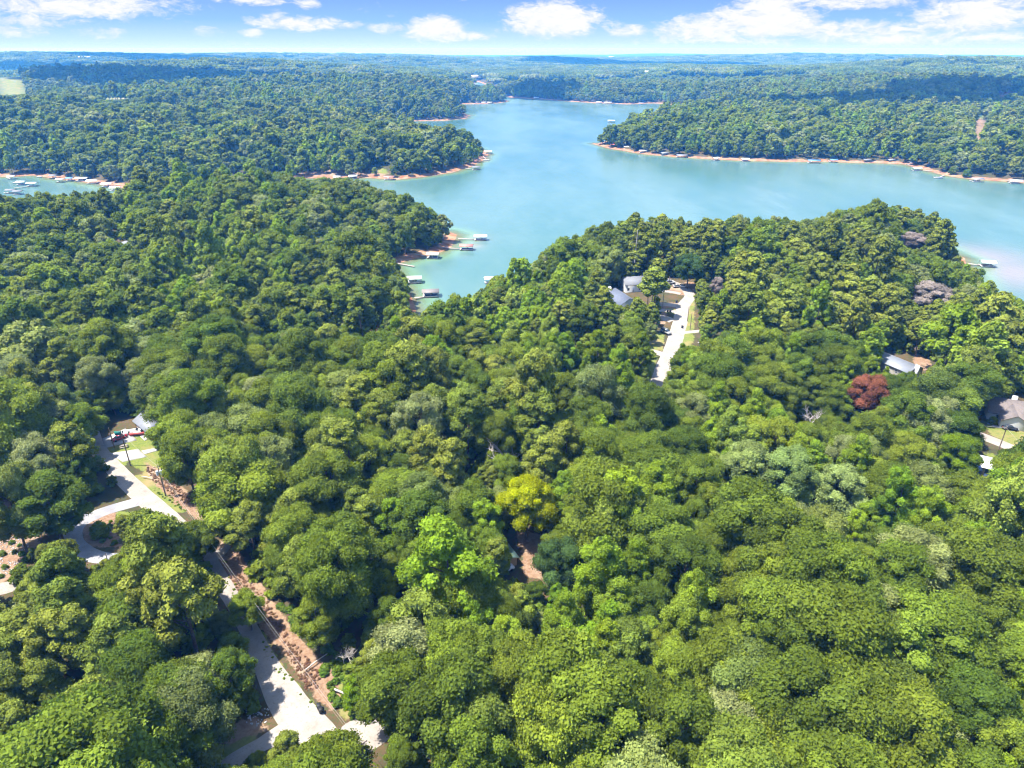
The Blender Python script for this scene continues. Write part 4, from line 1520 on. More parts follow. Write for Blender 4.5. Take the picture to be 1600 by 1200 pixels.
def gable_walls(b, L, W, h, rise, x0=0, y0=0):
    l, w = L / 2, W / 2
    V = [(x0 - l, y0 - w, -1), (x0 + l, y0 - w, -1), (x0 + l, y0 + w, -1), (x0 - l, y0 + w, -1), (x0 - l, y0 - w, h), (x0 + l, y0 - w, h), (x0 + l, y0 + w, h), (x0 - l, y0 + w, h),
         (x0 - l, y0, h + rise * .97), (x0 + l, y0, h + rise * .97)]
    b.poly(V, [(0, 1, 5, 4), (2, 3, 7, 6), (1, 2, 6, 5), (3, 0, 4, 7), (4, 7, 8), (5, 9, 6)])


def window(t, x, y, z, w, h, axis, trim=None):
    """axis 'y+','y-','x+','x-': the side of the wall it faces"""
    s = 1 if axis[1] == '+' else -1
    g, f = B(), B()
    e = .10
    if axis[0] == 'y':
        f.box(x - w / 2 - e, x + w / 2 + e, *sorted((y + s * .003, y + s * .05)), z - h / 2 - e, z - h / 2)
        f.box(x - w / 2 - e, x + w / 2 + e, *sorted((y + s * .003, y + s * .05)), z + h / 2, z + h / 2 + e)
        f.box(x - w / 2 - e, x - w / 2, *sorted((y + s * .003, y + s * .05)), z - h / 2, z + h / 2)
        f.box(x + w / 2, x + w / 2 + e, *sorted((y + s * .003, y + s * .05)), z - h / 2, z + h / 2)
        f.box(x - w / 2, x + w / 2, *sorted((y + s * .003, y + s * .045)), z - .03, z + .03)
        g.box(x - w / 2, x + w / 2, *sorted((y + s * .001, y + s * .02)), z - h / 2, z + h / 2)
    else:
        f.box(*sorted((x + s * .003, x + s * .05)), y - w / 2 - e, y + w / 2 + e, z - h / 2 - e, z - h / 2)
        f.box(*sorted((x + s * .003, x + s * .05)), y - w / 2 - e, y + w / 2 + e, z + h / 2, z + h / 2 + e)
        f.box(*sorted((x + s * .003, x + s * .05)), y - w / 2 - e, y - w / 2, z - h / 2, z + h / 2)
        f.box(*sorted((x + s * .003, x + s * .05)), y + w / 2, y + w / 2 + e, z - h / 2, z + h / 2)
        g.box(*sorted((x + s * .001, x + s * .02)), y - w / 2, y + w / 2, z - h / 2, z + h / 2)
    wf = f.put('window', trim or M_WHITE, t)
    g.put('pane', M_GLASS, wf)


def house(label, px, py, L, W, rz, h=2.8, rise=1.8, roof=None, wall=None, chimney=None, wing=None, porch=False, z=None, chim_mat=None, ribs=False, group=None, cat='house'):
    x, y = G(px, py)
    t = thing('house', label, cat, (x, y, (gz(x, y) if z is None else z)), rz, group)
    b = B()
    gable_walls(b, L, W, h, rise)
    b.put('wall', wall or M_CREAM, t)
    r_ = B()
    gable(r_, L, W, h, rise)
    rf = r_.put('roof', roof or M_GREYROOF, t)
    if ribs:
        q = B()
        for k in range(int(L / .6)):
            xx = -L / 2 - .4 + k * .62
            for s in (1, -1):
                q.tube([(xx, 0, h + rise + .02), (xx, s * (W / 2 + .5), h - .5 * rise / (W / 2) + .02)], .03, 4)
        q.put('seam', roof, rf, kind='stuff')
    if chimney:
        cx, cy, ch = chimney
        B().box(cx - .7, cx + .7, cy - .45, cy + .45, -.5, h + rise + ch).put('chimney', chim_mat or M_WHITE, t)
    if wing:          # a crossing gable: (x position, length out along -y or +y, width, rise)
        wx, wl, ww, wr = wing
        s = 1 if wl > 0 else -1
        wl = abs(wl)
        b = B()
        gable_walls(b, wl, ww, h - .01, wr)
        ob = b.put('wing_wall', wall or M_CREAM, t)
        ob.rotation_euler.z = math.pi / 2
        ob.location = (wx, s * (W / 2 + wl / 2 - 1.0), 0)
        b = B()
        gable(b, wl + W / 2, ww, h + .03, wr, .45)
        ob = b.put('wing_roof', roof or M_GREYROOF, t)
        ob.rotation_euler.z = math.pi / 2
        ob.location = (wx, s * (W / 2 + wl / 2 - 1.0 - W / 4), 0)
    if porch:
        pr = B()
        pr.box(-L * .12 - 1.6, -L * .12 + 1.6, -W / 2 - 1.7, -W / 2 - .003, 0, .2)
        pr.put('porch_floor', M_CONC, t)
        for s in (-1, 1):
            B().box(-L * .12 + s * 1.5 - .07, -L * .12 + s * 1.5 + .07, -W / 2 - 1.6, -W / 2 - 1.46, .2, h - .4).put('porch_post', M_WHITE, t)
        B().poly([(-L * .12 - 1.9, -W / 2 - 1.9, h - .42), (-L * .12 + 1.9, -W / 2 - 1.9, h - .42), (-L * .12 + 1.9, -W / 2 - .3, h + .05), (-L * .12 - 1.9, -W / 2 - .3, h + .05),
                  (-L * .12 - 1.9, -W / 2 - 1.9, h - .27), (-L * .12 + 1.9, -W / 2 - 1.9, h - .27), (-L * .12 + 1.9, -W / 2 - .3, h + .2), (-L * .12 - 1.9, -W / 2 - .3, h + .2)],
                 [(0, 3, 2, 1), (4, 5, 6, 7), (0, 1, 5, 4), (1, 2, 6, 5), (2, 3, 7, 6), (3, 0, 4, 7)]).put('porch_roof', roof, t)
    d = B().box(-L * .12 - .45, -L * .12 + .45, -W / 2 - .05, -W / 2 - .002, .2, 2.25).put('door', M_WHITE, t)
    B().box(-L * .12 + .28, -L * .12 + .36, -W / 2 - .10, -W / 2 - .052, 1.1, 1.25).put('handle', M_BLACK, d)
    for xx in (-.36, .18, .38):
        window(t, xx * L, -W / 2, 1.55, 1.0, 1.2, 'y-')
    for xx in (-.3, .3):
        window(t, xx * L, W / 2, 1.55, 1.1, 1.2, 'y+')
    window(t, L / 2, 0, 1.55, 1.1, 1.2, 'x+')
    window(t, -L / 2, 0, 1.55, 1.1, 1.2, 'x-')
    return t


house('small tan house under a green metal roof by the red clay clearing', 770, 868, 11.5, 7.0, R(-62), 2.7, 1.5, M_GREENROOF, M_TAN, porch=True, ribs=True)
house('brown cabin with a pale grey metal roof behind the red car', 242, 672, 11, 7.0, heading((232, 674), (214, 659)) + math.pi, 3.0, 2.0, M_PALEROOF, M_BRICK)
house('white lakeside house with slate blue roof and square white chimney', 971, 481, 15, 10, R(-72), 4.2, 3.2, M_DARKROOF, M_WHITE, chimney=(-8.3, -2.5, .6))
house('grey roofed white lakeside house between the slate blue one and the bare pine pole', 989, 452, 11, 8.5, R(10), 4.2, 2.6, M_GREYROOF, M_WHITE)
house('grey roofed house nearest the parked cars at the lane end', 1019, 446, 10, 8, R(-20), 4.0, 2.2, M_GREYROOF, M_CREAM)
house('house with a flat looking pale grey roof and white end chimney by the brown yard', 1401, 579, 14, 8.5, heading((1375, 563), (1413, 579)), 3.2, 1.8, M_PALEROOF, M_CREAM, chimney=(7.9, -1, .6))
house('sprawling house with brown shingle roof and white front on the east lawn', 1590, 652, 19, 11, R(-24), 3.0, 3.0, M_BROWNROOF, M_WHITE, wing=(-3.0, -6.0, 7.5, 2.2), chimney=(-2, 2, .5))
house('blue walled house with a white roof below the east road', 1541, 736, 10, 6.5, R(-32), 3.0, 1.2, M_WHITE, M_BLUEWALL)
house('blue walled outbuilding half hidden by lime green trees', 1496, 735, 8, 6, R(-10), 2.8, 1.4, M_BLUEWALL, M_BLUEWALL)
house('white roofed house among the woods beyond the left bank', 199, 396, 11, 8, R(70), 4.5, 2.6, M_PALEROOF, M_WHITE)
house('small bright roof in the dark gap of the far left woods', 264, 385, 8, 6, R(20), 4, 2, M_WHITE, M_CREAM)
house('grey roofed house at the left margin of the woods', 12, 408, 11, 8, R(5), 4, 2.2, M_PALEROOF, M_CREAM)
house('white shed roof at the foot of the bleached lane', 1019, 652, 6, 4.5, R(-20), 2.6, 1.2, M_WHITE, M_WHITE, cat='shed')
house('dark barn with a white lean roof in the distant hay field', 8, 130, 26, 16, R(5), 5, 4, M_DARKROOF, M_DARKROOF, cat='barn')
house('tiny pale roof beside the long narrow drive', 1108, 543, 7, 5, R(40), 2.6, 1.2, M_WHITE, M_BLUEWALL, cat='shed')
for px, py, L, lab in ((136, 104, 60, 'long white farm building on the far left ridge'), (560, 84, 120, 'pale town building low on the horizon'), (690, 97, 110, 'white building group in the distant valley'), (955, 91, 60, 'white farm roof on the far plain right of the arm'),
                       (1010, 121, 16, 'tiny white boathouse roof on the far shore slope'), (745, 124, 45, 'long white roof behind the distant inlet'), (205, 100, 34, 'white barn just above the dark wooded ridge'), (1470, 88, 70, 'faint white building on the right skyline')):
    x, y = G(px, py)
    t = thing('farm_building', lab, 'building', (x, y, gz(x, y) + 12), R(10))
    b = B()
    gable_walls(b, L, L * .4, 6, 4)
    b.put('wall', M_CREAM, t)
    b = B()
    gable(b, L, L * .4, 6, 4)
    b.put('roof', M_WHITE, t)
x, y = at_z(60, 96, 20)
t = thing('water_tower', 'white water tower on the far left skyline', 'water tower', (x, y, gz(x, y)))
b = B()
for a in range(6):
    b.tube([(8 * math.cos(a * 1.047), 8 * math.sin(a * 1.047), 0), (5 * math.cos(a * 1.047), 5 * math.sin(a * 1.047), 38)], .6, 5)
b.put('leg', M_WHITE, t, kind='stuff')
b = B()
b.tube([(0, 0, 37), (0, 0, 41), (0, 0, 48), (0, 0, 52)], [4, 9, 9, 3], 16)
b.put('tank', M_WHITE, t, True)


# ------------------------------------------------------------------ utility poles and wires
def pole(label, px, py, H, arm=True, box=None, rz=0.0, r0=.17):
    x, y = G(px, py)
    t = thing('utility_pole', label, 'utility pole', (x, y, gz(x, y)), rz)
    B().tube([(0, 0, -.8), (0, 0, H * .5), (0, 0, H)], [r0, r0 * .85, r0 * .65], 8).put('post', M_POLE, t)
    if arm:
        B().box(-1.1, 1.1, .14, .26, H - .75, H - .6).put('crossarm', M_POLE, t)
        for s in (-1, 0, 1):
            B().tube([(s * .95, .2, H - .598), (s * .95, .2, H - .40)], [.06, .04], 6).put('insulator', M_METAL, t)
    if box == 'transformer':
        for k in (-.45, .45):
            B().tube([(k, -.3, H - 2.9), (k, -.3, H - 1.7)], [.34, .34], 10).put('transformer', M_BLUEGREY, t)
        B().box(-.8, .8, -.14, -.02, H - 2.2, H - 2.05).put('bracket', M_METAL, t)
        B().tube([(.25, -.15, .05), (.25, -.15, H - 3)], .04, 5).put('conduit', M_BLUEGREY, t)
    if box == 'board':
        B().box(-1.7, .1, -.30, -.18, H - 1.3, H - .1).put('box', M_TEAL, t)
    return t, (x, y, gz(x, y) + H)


P1, T1 = pole('utility pole with a teal box at its top between the two concrete pads', 204, 728, 11.8, False, 'board')
P2, T2 = pole('shorter plain utility pole at the near corner of the red car pad', 179, 700, 7.0, False)
P3, T3 = pole('utility pole with blue grey transformers on the brushy strip', 259, 775, 10.0, True, 'transformer', R(20))
P4, T4 = pole('tall utility pole standing at the mouth of the side drive', 574, 1226, 10.5, True, None, R(40))
P5, T5 = pole('short thin pole on the far side of the grey gravel loop', 170, 881, 3.2, False, r0=.11)
P6, T6 = pole('leaning utility pole at the edge of the east road', 1558, 709, 9.5, True, None, R(30))
P7, T7 = pole('thin pole in the yard nearest the lane end', 1044, 454, 7.5, False)
P8, T8 = pole('thin pole between the two broad lane drives', 1035, 482, 7.5, False)
P9, T9 = pole('left one of two slim poles on the dry verge of the lane', 1074, 502, 7.0, False)
P10, T10 = pole('right one of two slim poles on the dry verge of the lane', 1078, 516, 8.0, False)


def wire(label, a, b, sag, r=.022, mat=None):
    a, b = np.array(a), np.array(b)
    m = (a + b) / 2
    n = 24
    pts = [a * (1 - k / n) + b * k / n - np.array([0, 0, sag * 4 * (k / n) * (1 - k / n)]) for k in range(n + 1)]
    o = B().tube(pts, r, 5).put('power_line', mat or M_WIRE)
    o['label'], o['category'] = label, 'wire'


for k, (dz, lab) in enumerate(((-.5, 'upper power line along the cleared strip'), (-1.5, 'lower cable hung along the cleared strip'))):
    wire(lab, (T3[0], T3[1], T3[2] + dz), (T4[0], T4[1], T4[2] + dz), 1.6 + k * .5, .022 if k == 0 else .012)
wire('power line from the transformer pole to the teal box pole', (T3[0], T3[1], T3[2] - .4), (T1[0], T1[1], T1[2] - .3), .7)
e = at_z(1476, 650, 20)
wire('power line crossing the dark trees beside the east road', (T6[0], T6[1], T6[2] - .5), (e[0], e[1], 20.5), 1.0, .04)
e = at_z(1700, 770, 22)
wire('power line leaving the east road pole towards the lower yards', (T6[0], T6[1], T6[2] - .6), (e[0], e[1], 20), 1.0, .03)


# ------------------------------------------------------------------ vehicles
def car(label, px, py, rz, paint, kind='sedan', S=1.0, z=None):
    x, y = G(px, py)
    t = thing('parked_car', label, 'car', (x, y, (gz(x, y) + .17) if z is None else z), rz)
    t.scale = (S, S, S)
    # lower body: sections along x of (halfwidth, z bottom, z top)
    if kind == 'sedan':
        prof = [(-2.3, .66, .34, .62), (-2.15, .80, .26, .86), (-1.5, .88, .22, .93), (-.5, .90, .20, .93), (.7, .90, .20, .92), (1.5, .88, .22, .84), (2.1, .80, .26, .70), (2.3, .62, .36, .56)]
        cab = [(-1.75, .70, .92, .95), (-1.05, .62, .92, 1.36), (-.1, .62, .92, 1.44), (.45, .62, .92, 1.36), (1.15, .72, .91, .93)]
    else:
        prof = [(-2.6, .84, .50, 1.02), (-2.5, .93, .42, 1.08), (-1.0, .95, .38, 1.08), (.8, .95, .38, 1.08), (1.8, .93, .40, 1.06), (2.45, .88, .42, .98), (2.6, .74, .5, .86)]
        cab = [(-2.3, .80, 1.07, 1.12), (-2.0, .72, 1.07, 1.72), (.1, .72, 1.07, 1.78), (.6, .72, 1.07, 1.70), (1.3, .82, 1.05, 1.09)]

    def ring(xx, w, z0, z1):
        c = .12
        return [(xx, -w + c, z0), (xx, w - c, z0), (xx, w, z0 + c * 1.5), (xx, w, z1 - c), (xx, w - c * 1.6, z1), (xx, -w + c * 1.6, z1), (xx, -w, z1 - c), (xx, -w, z0 + c * 1.5)]
    B().loft([ring(*p) for p in prof]).put('body', paint, t, True)

    def cring(xx, w, z0, z1):
        w0 = w + .18 if z1 > z0 + .1 else w
        return [(xx, -w0, z0), (xx, w0, z0), (xx, w, z1 - .02), (xx, w - .12, z1), (xx, -w + .12, z1), (xx, -w, z1 - .02)]
    B().loft([cring(*p) for p in cab]).put('windows', M_GLASS, t, False)
    mid = cab[1:-1]
    V = []
    b = B()
    b.loft([[(p[0], -p[1] + .05, p[3] - .03), (p[0], p[1] - .05, p[3] - .03), (p[0], p[1] - .05, p[3] + .035), (p[0], -p[1] + .05, p[3] + .035)] for p in mid])
    b.put('roof_panel', paint, t)
    wr = .33 if kind == 'sedan' else .39
    for sx in (-1.42, 1.42) if kind == 'sedan' else (-1.6, 1.65):
        for s in (-1, 1):
            w = B().tube([(sx, s * .70, wr), (sx, s * .93, wr)], wr, 14).put('wheel', M_TYRE, t)
            B().tube([(sx, s * .92, wr), (sx, s * .945, wr)], wr * .6, 10).put('rim', M_METAL, w)
    e = prof[-1][0]
    for s in (-1, 1):
        B().box(e - .22, e - .06, s * .62 - .16, s * .62 + .16, .58, .70).put('headlight', M_WHITE, t)
        B().box(-e + .02, -e + .16, s * .64 - .14, s * .64 + .14, .66, .80).put('tail_light', M_REDROOF, t)
    return t


car('red sedan parked on the white concrete pad', 187, 687, heading((198, 683), (177, 691)), M_REDCAR)
car('silver pickup like car pulled up where dry lawn meets the lane', 1040, 521, R(-60), M_SILVER, 'suv', 1.1)
car('white van in the shade at the lane end', 1046, 444, R(20), M_WHITE, 'suv', 1.15)
car('grey car under the spreading dark tree, left of two', 1058, 449, R(10), M_SILVER, 'sedan')
car('white sedan under the spreading dark tree, right of two', 1067, 449, R(-10), M_WHITE, 'sedan')
car('white car half hidden in front of the green roofed house', 787, 894, R(30), M_WHITE, 'suv')
car('dark car at the end of the grey front path', 1577, 671, R(-20), M_BLACK, 'sedan')


def hull(b, L, W, Hh, z0=0.0):
    def sec(xx, w, k, top):
        return [(xx, -w, z0 + top), (xx, -w * .85, z0 + k + .15 * Hh), (xx, 0, z0 + k), (xx, w * .85, z0 + k + .15 * Hh), (xx, w, z0 + top), (xx, w * .8, z0 + top - .05), (xx, -w * .8, z0 + top - .05)]
    b.loft([sec(-L / 2, W / 2 * .9, .0, Hh), sec(-L * .1, W / 2, .0, Hh), sec(L * .2, W / 2 * .92, .04, Hh * 1.05), sec(L * .38, W / 2 * .6, .18, Hh * 1.12), sec(L / 2, .05, .55 * Hh, Hh * 1.2)])


def boat(label, x, y, z, rz, paint, L=6.0, kind='runabout', group=None):
    t = thing('boat', label, 'boat', (x, y, z), rz, group)
    if kind == 'runabout':
        b = B()
        hull(b, L, 2.2, .9)
        b.put('hull', paint, t)
        B().box(-L * .30, L * .12, -.75, .75, .86, .92).put('cockpit', M_CREAM, t)
        B().poly([(L * .14, -.85, .9), (L * .14, .85, .9), (L * .05, .7, 1.4), (L * .05, -.7, 1.4), (L * .16, -.85, .9), (L * .16, .85, .9), (L * .07, .7, 1.4), (L * .07, -.7, 1.4)],
                 [(0, 3, 2, 1), (4, 5, 6, 7), (0, 1, 5, 4), (1, 2, 6, 5), (2, 3, 7, 6), (3, 0, 4, 7)]).put('windscreen', M_GLASS, t)
        B().box(-L * .5 - .35, -L * .5 - .02, -.25, .25, .2, 1.2).put('outboard_motor', M_BLACK, t)
    else:
        for s in (-1, 1):
            B().tube([(-L / 2, s * .9, .15), (L * .42, s * .9, .15), (L / 2, s * .9, .28)], [.33, .33, .08], 10).put('pontoon', M_METAL, t)
        B().box(-L / 2, L / 2 - .3, -1.25, 1.25, .50, .58).put('deck', M_DECK, t)
        b = B()
        b.box(-L / 2, L / 2 - .4, -1.25, -1.18, .60, 1.15).box(-L / 2, L / 2 - .4, 1.18, 1.25, .60, 1.15)
        b.put('railing', paint, t, kind='stuff')
        for s in (-1, 1):
            B().box(-L * .35, -L * .1, s * .8 - .3, s * .8 + .3, .59, 1.0).put('seat', M_CREAM, t)
        B().box(-L * .42, L * .12, -1.2, 1.2, 2.35, 2.43).put('canopy', paint, t)
        for sx in (-.4, .1):
            for s in (-1, 1):
                B().tube([(sx * L, s * 1.15, .6), (sx * L, s * 1.1, 2.35)], .03, 4).put('canopy_post', M_METAL, t)
    return t


x, y = G(212, 677)
boat('white runabout parked beside the brown cabin', x, y, gz(x, y) + .3, R(20), M_WHITE, 6.5)
x, y = G(220, 679)
boat('red hulled runabout nearest the cabin porch', x, y, gz(x, y) + .3, R(12), M_REDBOAT, 6.0)


# ------------------------------------------------------------------ docks
def dock(label, px, py, L, W, roof, rz=0.0, shore=None, boat_=None, posts=True):
    x, y = at_z(px, py, .5)
    L, W = L * .82, W * .82
    t = thing('boat_dock', label, 'dock', (x, y, 0), rz, 'boat docks along the lake')
    h = 3.0
    # a U of decking round the slip
    b = B()
    b.box(-L / 2, L / 2, -W / 2, -W / 2 + 1.3, .42, .62)
    b.box(-L / 2, -L / 2 + 1.5, -W / 2 + 1.302, W / 2, .42, .62)
    b.box(-L / 2 + 1.502, L / 2, W / 2 - 1.1, W / 2, .42, .62)
    b.put('deck', M_DECK, t)
    b = B()
    b.box(-L / 2 + .1, L / 2 - .1, -W / 2 + .1, -W / 2 + 1.2, -.2, .418).box(-L / 2 + .1, -L / 2 + 1.4, -W / 2 + 1.25, W / 2 - .1, -.2, .418)
    b.put('float', M_BLACK, t, kind='stuff')
    if roof is not None:
        r_ = B()
        gable(r_, L, W, h, .9, .35, .15)
        r_.put('roof', roof, t)
        n = 3
        for s in (-1, 1):
            for k in range(n):
                xx = -L / 2 + .3 + (L - .6) * k / (n - 1)
                B().box(xx - .08, xx + .08, s * (W / 2 - .2) - .08, s * (W / 2 - .2) + .08, .622, h + .1).put('post', M_WHITE if roof is M_WHITE else M_WOOD, t)
    else:
        for s in (-1, 1):
            B().box(-L / 2, L / 2, s * (W / 2 - .05) - .04, s * (W / 2 - .05) + .04, 1.35, 1.45).put('rail', M_WOOD, t)
            for k in range(4):
                xx = -L / 2 + .2 + (L - .4) * k / 3
                B().box(xx - .05, xx + .05, s * (W / 2 - .05) - .05, s * (W / 2 - .05) + .05, .622, 1.35).put('rail_post', M_WOOD, t)
    if shore is not None:
        sx, sy = at_z(shore[0], shore[1], .8)
        M_ = Matrix.Rotation(-rz, 2)
        v = M_ @ Vector((sx - x, sy - y))
        d = v.normalized()
        ex = d * min(L / 2 / max(abs(d.x), 1e-3), W / 2 / max(abs(d.y), 1e-3))
        n_ = Vector((-d.y, d.x)) * .75
        a, c = ex + d * .02, v
        V = [(a.x - n_.x, a.y - n_.y, .44), (c.x - n_.x, c.y - n_.y, .9), (c.x + n_.x, c.y + n_.y, .9), (a.x + n_.x, a.y + n_.y, .44)]
        V += [(p, q, r_ + .16) for p, q, r_ in V]
        w = B().poly(V, [(0, 3, 2, 1), (4, 5, 6, 7), (0, 1, 5, 4), (1, 2, 6, 5), (2, 3, 7, 6), (3, 0, 4, 7)]).put('walkway', M_WOOD, t)
    if boat_:
        paint, kind, lab = boat_
        boat(lab, x + .3 * math.cos(rz), y + .3 * math.sin(rz), .12, rz, paint, min(L * .8, 6.5), kind, 'boats moored at the docks')
    return t


WB = lambda s, k='pontoon', m=None: (m or M_WHITE, k, s)
DOCKS = [
    # the near bay
    ('long roofed dock with a white top, outermost of the near bay', 751, 374, 10.5, 5.5, M_WHITE, R(2), (716, 373), WB('dark blue runabout under the outermost white roofed dock', 'runabout', M_BLUEHULL)),
    ('dock with a rust red roof below the orange clay point', 729, 389, 10.5, 6, M_RUSTROOF, R(-4), (692, 387), WB('dark runabout under the rust red dock roof', 'runabout', M_BLUEHULL)),
    ('white canopied dock off the clay beach, third from the point', 677, 402, 9, 6.5, M_WHITE, R(-8), (648, 397), WB('blue and white pontoon boat at the white canopied dock', 'pontoon', M_BLUEHULL)),
    ('floating dock with pale green white roof in the green shallows', 648, 440, 9.5, 6.5, M_WHITE, R(6), None, WB('white runabout inside the floating green shallows dock', 'runabout')),
    ('big boathouse dock with brown grey metal roof at the cove mouth', 673, 461, 10.5, 7.5, M_GREYDOCK, R(6), (648, 466), WB('dark boat under the big brown grey dock roof', 'runabout', M_BLUEHULL)),
    ('white topped dock peeking over crowns on the near right bank', 764, 441, 6, 4, M_WHITE, R(10), None, None),
    ('white roofed dock in the milky bay at the right', 1542, 415, 9.5, 7, M_WHITE, R(-12), (1512, 412), WB('cream pontoon boat under the milky bay dock roof', 'pontoon', M_CREAM)),
    # the left creek
    ('white roof dock tucked in the left creek corner', 19, 279, 8, 6, M_WHITE, R(5), (10, 277), None),
    ('open dock with a white boat, second in the creek corner', 27, 285, 8, 6, None, R(0), None, WB('white runabout on the creek corner dock', 'runabout')),
    ('blue white roof dock in the left creek', 34, 288, 9, 7, M_WHITE, R(5), None, WB('blue pontoon boat in the left creek', 'pontoon', M_BLUEHULL)),
    ('bright white roof dock on its long catwalk in the left creek', 51, 290, 11, 7, M_WHITE, R(3), (22, 294), WB('pale runabout at the long catwalk dock', 'runabout')),
    ('grey roof dock on the pink spit of the creek', 18, 301, 10, 6, M_GREYROOF, R(5), (6, 301), None),
    ('low dock with a white boat off the pink spit', 29, 303, 9, 6, M_GREYROOF, R(10), None, WB('white runabout off the pink spit', 'runabout')),
    ('small dark dock at the head of the creek', 62, 276, 6, 4, None, R(0), None, None),
    ('grey covered dock against the creek head beach', 85, 278, 10, 6, M_GREYROOF, R(-10), (88, 275), None),
    ('low white dock with sand behind in the creek', 95, 284, 9, 6, M_CREAM, R(4), None, None),
    ('dock of white hoops beside the low sandy dock', 110, 282, 8, 6, M_BLUEROOF, R(4), None, WB('white pontoon boat by the dock of hoops', 'pontoon')),
    ('largest white roof dock in the middle of the creek', 129, 282, 14, 8, M_WHITE, R(4), (140, 281), WB('white cruiser below the largest creek roof', 'runabout')),
    ('white roof dock right of the largest one in the creek', 145, 286, 12, 7, M_WHITE, R(4), (156, 284), None),
    ('white dock at the end of a long dark gangway in the creek', 168, 291, 11, 7, M_WHITE, R(3), (191, 288), WB('blue runabout by the dark gangway', 'runabout', M_BLUEHULL)),
    ('white roof dock closest to the red earth bank of the creek', 181, 297, 11, 7, M_WHITE, R(3), (199, 299), None),
    # the long left beach
    ('white canopy dock at the left end of the long beach', 527, 280, 8, 6, M_WHITE, R(5), None, None),
    ('white and blue dock in the middle of the long beach', 552, 278.5, 10, 7, M_WHITE, R(8), (548, 276), WB('blue runabout in the middle beach dock', 'runabout', M_BLUEHULL)),
    ('dark roofed dock with people gathered by the long beach', 608, 280, 12, 7, M_RUSTROOF, R(0), (606, 277), None),
    ('grey dock on its own off the orange clay beach', 744, 264.5, 10, 7, M_GREYROOF, R(8), (727, 263), WB('grey pontoon boat off the orange clay beach', 'pontoon', M_METAL)),
    ('white roof dock off the wooded left point', 763, 239.5, 11, 8, M_WHITE, R(0), (754, 241), None),
    ('low dock with a white boat just below the left point', 760, 250, 10, 6, None, R(-10), (754, 243), WB('white runabout below the left point', 'runabout')),
    # the right hand shore, from its point outwards
    ('red roofed dock nearest the point of the far right shore', 960, 228.5, 12, 8, M_REDROOF, R(-5), None, None),
    ('pale roof dock, second from the far right point', 980, 232, 11, 8, M_WHITE, R(-10), (982, 230), None),
    ('blue and white dock, third from the far right point', 1004, 238.5, 11, 8, M_WHITE, R(5), None, WB('blue runabout at the third dock of the far right shore', 'runabout', M_BLUEHULL)),
    ('grey roof dock by bright boulders on the far right shore', 1038, 242, 12, 8, M_PALEROOF, R(15), (1045, 239), WB('white runabout by the bright boulders', 'runabout')),
    ('widest pale dock of the far right shore', 1065, 245.5, 15, 9, M_PALEROOF, R(-6), (1076, 243), None),
    ('small white dock with a mast like frame on the far right shore', 1118, 250, 10, 7, M_WHITE, R(30), (1122, 247), None),
    ('white hipped dock before a gap in the trees on the far right shore', 1164, 251.5, 11, 8, M_WHITE, R(5), (1168, 249), WB('blue pontoon boat by the white hipped dock', 'pontoon', M_BLUEHULL)),
    ('deep blue roofed dock midway along the far right shore', 1271, 254, 16, 10, M_BLUEROOF, R(-3), (1265, 251), None),
    ('blue dock with a thin gangway, next to the deep blue one', 1302, 253, 10, 7, M_BLUEROOF, R(-5), (1294, 251), None),
    ('dark small dock under the shadowy bank of the far right shore', 1354, 253, 10, 7, M_GREYROOF, R(0), (1356, 250), None),
    ('blue white dock before the tan beach of the far right shore', 1391, 253, 11, 7, M_PALEROOF, R(15), (1392, 251), None),
    ('tan dock where the beach begins to bend', 1425, 257, 12, 8, M_GREYDOCK, R(10), (1430, 254), None),
    ('white dock with the dotted catwalk across the red shallows', 1432, 266, 11, 7, M_WHITE, R(0), (1459, 267), WB('blue and white runabout at the dotted catwalk', 'runabout', M_BLUEHULL)),
    ('open low dock with a boat off the pale beach', 1466, 277.5, 10, 5, None, R(-10), (1476, 274), WB('dark blue runabout off the pale beach', 'runabout', M_BLUEHULL)),
    ('blue sided dock with white top on the far right beach', 1526, 283, 13, 9, M_PALEROOF, R(0), (1526, 280), WB('white cruiser beside the blue sided dock', 'runabout')),
    ('white dock at the right margin of the beach', 1586, 286, 13, 8, M_WHITE, R(-10), (1574, 282), WB('white pontoon boat at the margin dock', 'pontoon')),
    # far away
    ('white dome like dock alone off the dark right headland', 955, 190.5, 15, 11, M_WHITE, R(0), None, None),
    ('white dock, left one of three on the distant middle point', 746, 161.5, 14, 9, M_WHITE, R(0), None, None),
    ('white dock, central one of three on the distant middle point', 756, 161.5, 14, 9, M_WHITE, R(0), None, None),
    ('white dock, right one of three on the distant middle point', 765, 161.5, 14, 9, M_WHITE, R(0), None, None),
    ('pale dock at the blue end of the distant shore', 838, 154, 16, 10, M_WHITE, R(0), None, None),
    ('white dock of the pair under the distant slope', 936, 161, 16, 10, M_WHITE, R(0), None, None),
    ('wide white dock of the pair under the distant slope', 950, 161.5, 22, 10, M_WHITE, R(0), None, None),
    ('faint grey dock furthest right on the distant shore', 1002, 162.5, 16, 9, M_PALEROOF, R(0), None, None),
]
for d in DOCKS:
    dock(*d)

# the bare gangway without a roof
x, y = at_z(634, 414, .5)
t = thing('gangway', 'bare wooden gangway running out from the clay bank', 'jetty', (x, y, 0), heading((616, 411), (650, 418)))
b = B()
for k in range(28):
    b.box(-6.6 + k * .48, -6.6 + k * .48 + .42, -.8, .8, .62, .70)
b.put('planking', M_WOOD, t, kind='stuff')
for s in (-1, 1):
    B().box(-6.7, 6.9, s * .72 - .06, s * .72 + .06, .40, .618).put('beam', M_WOOD, t)
    for k in range(4):
        B().tube([(-5 + k * 3.6, s * .72, -2), (-5 + k * 3.6, s * .72, .40)], .09, 6).put('pile', M_WOOD, t)

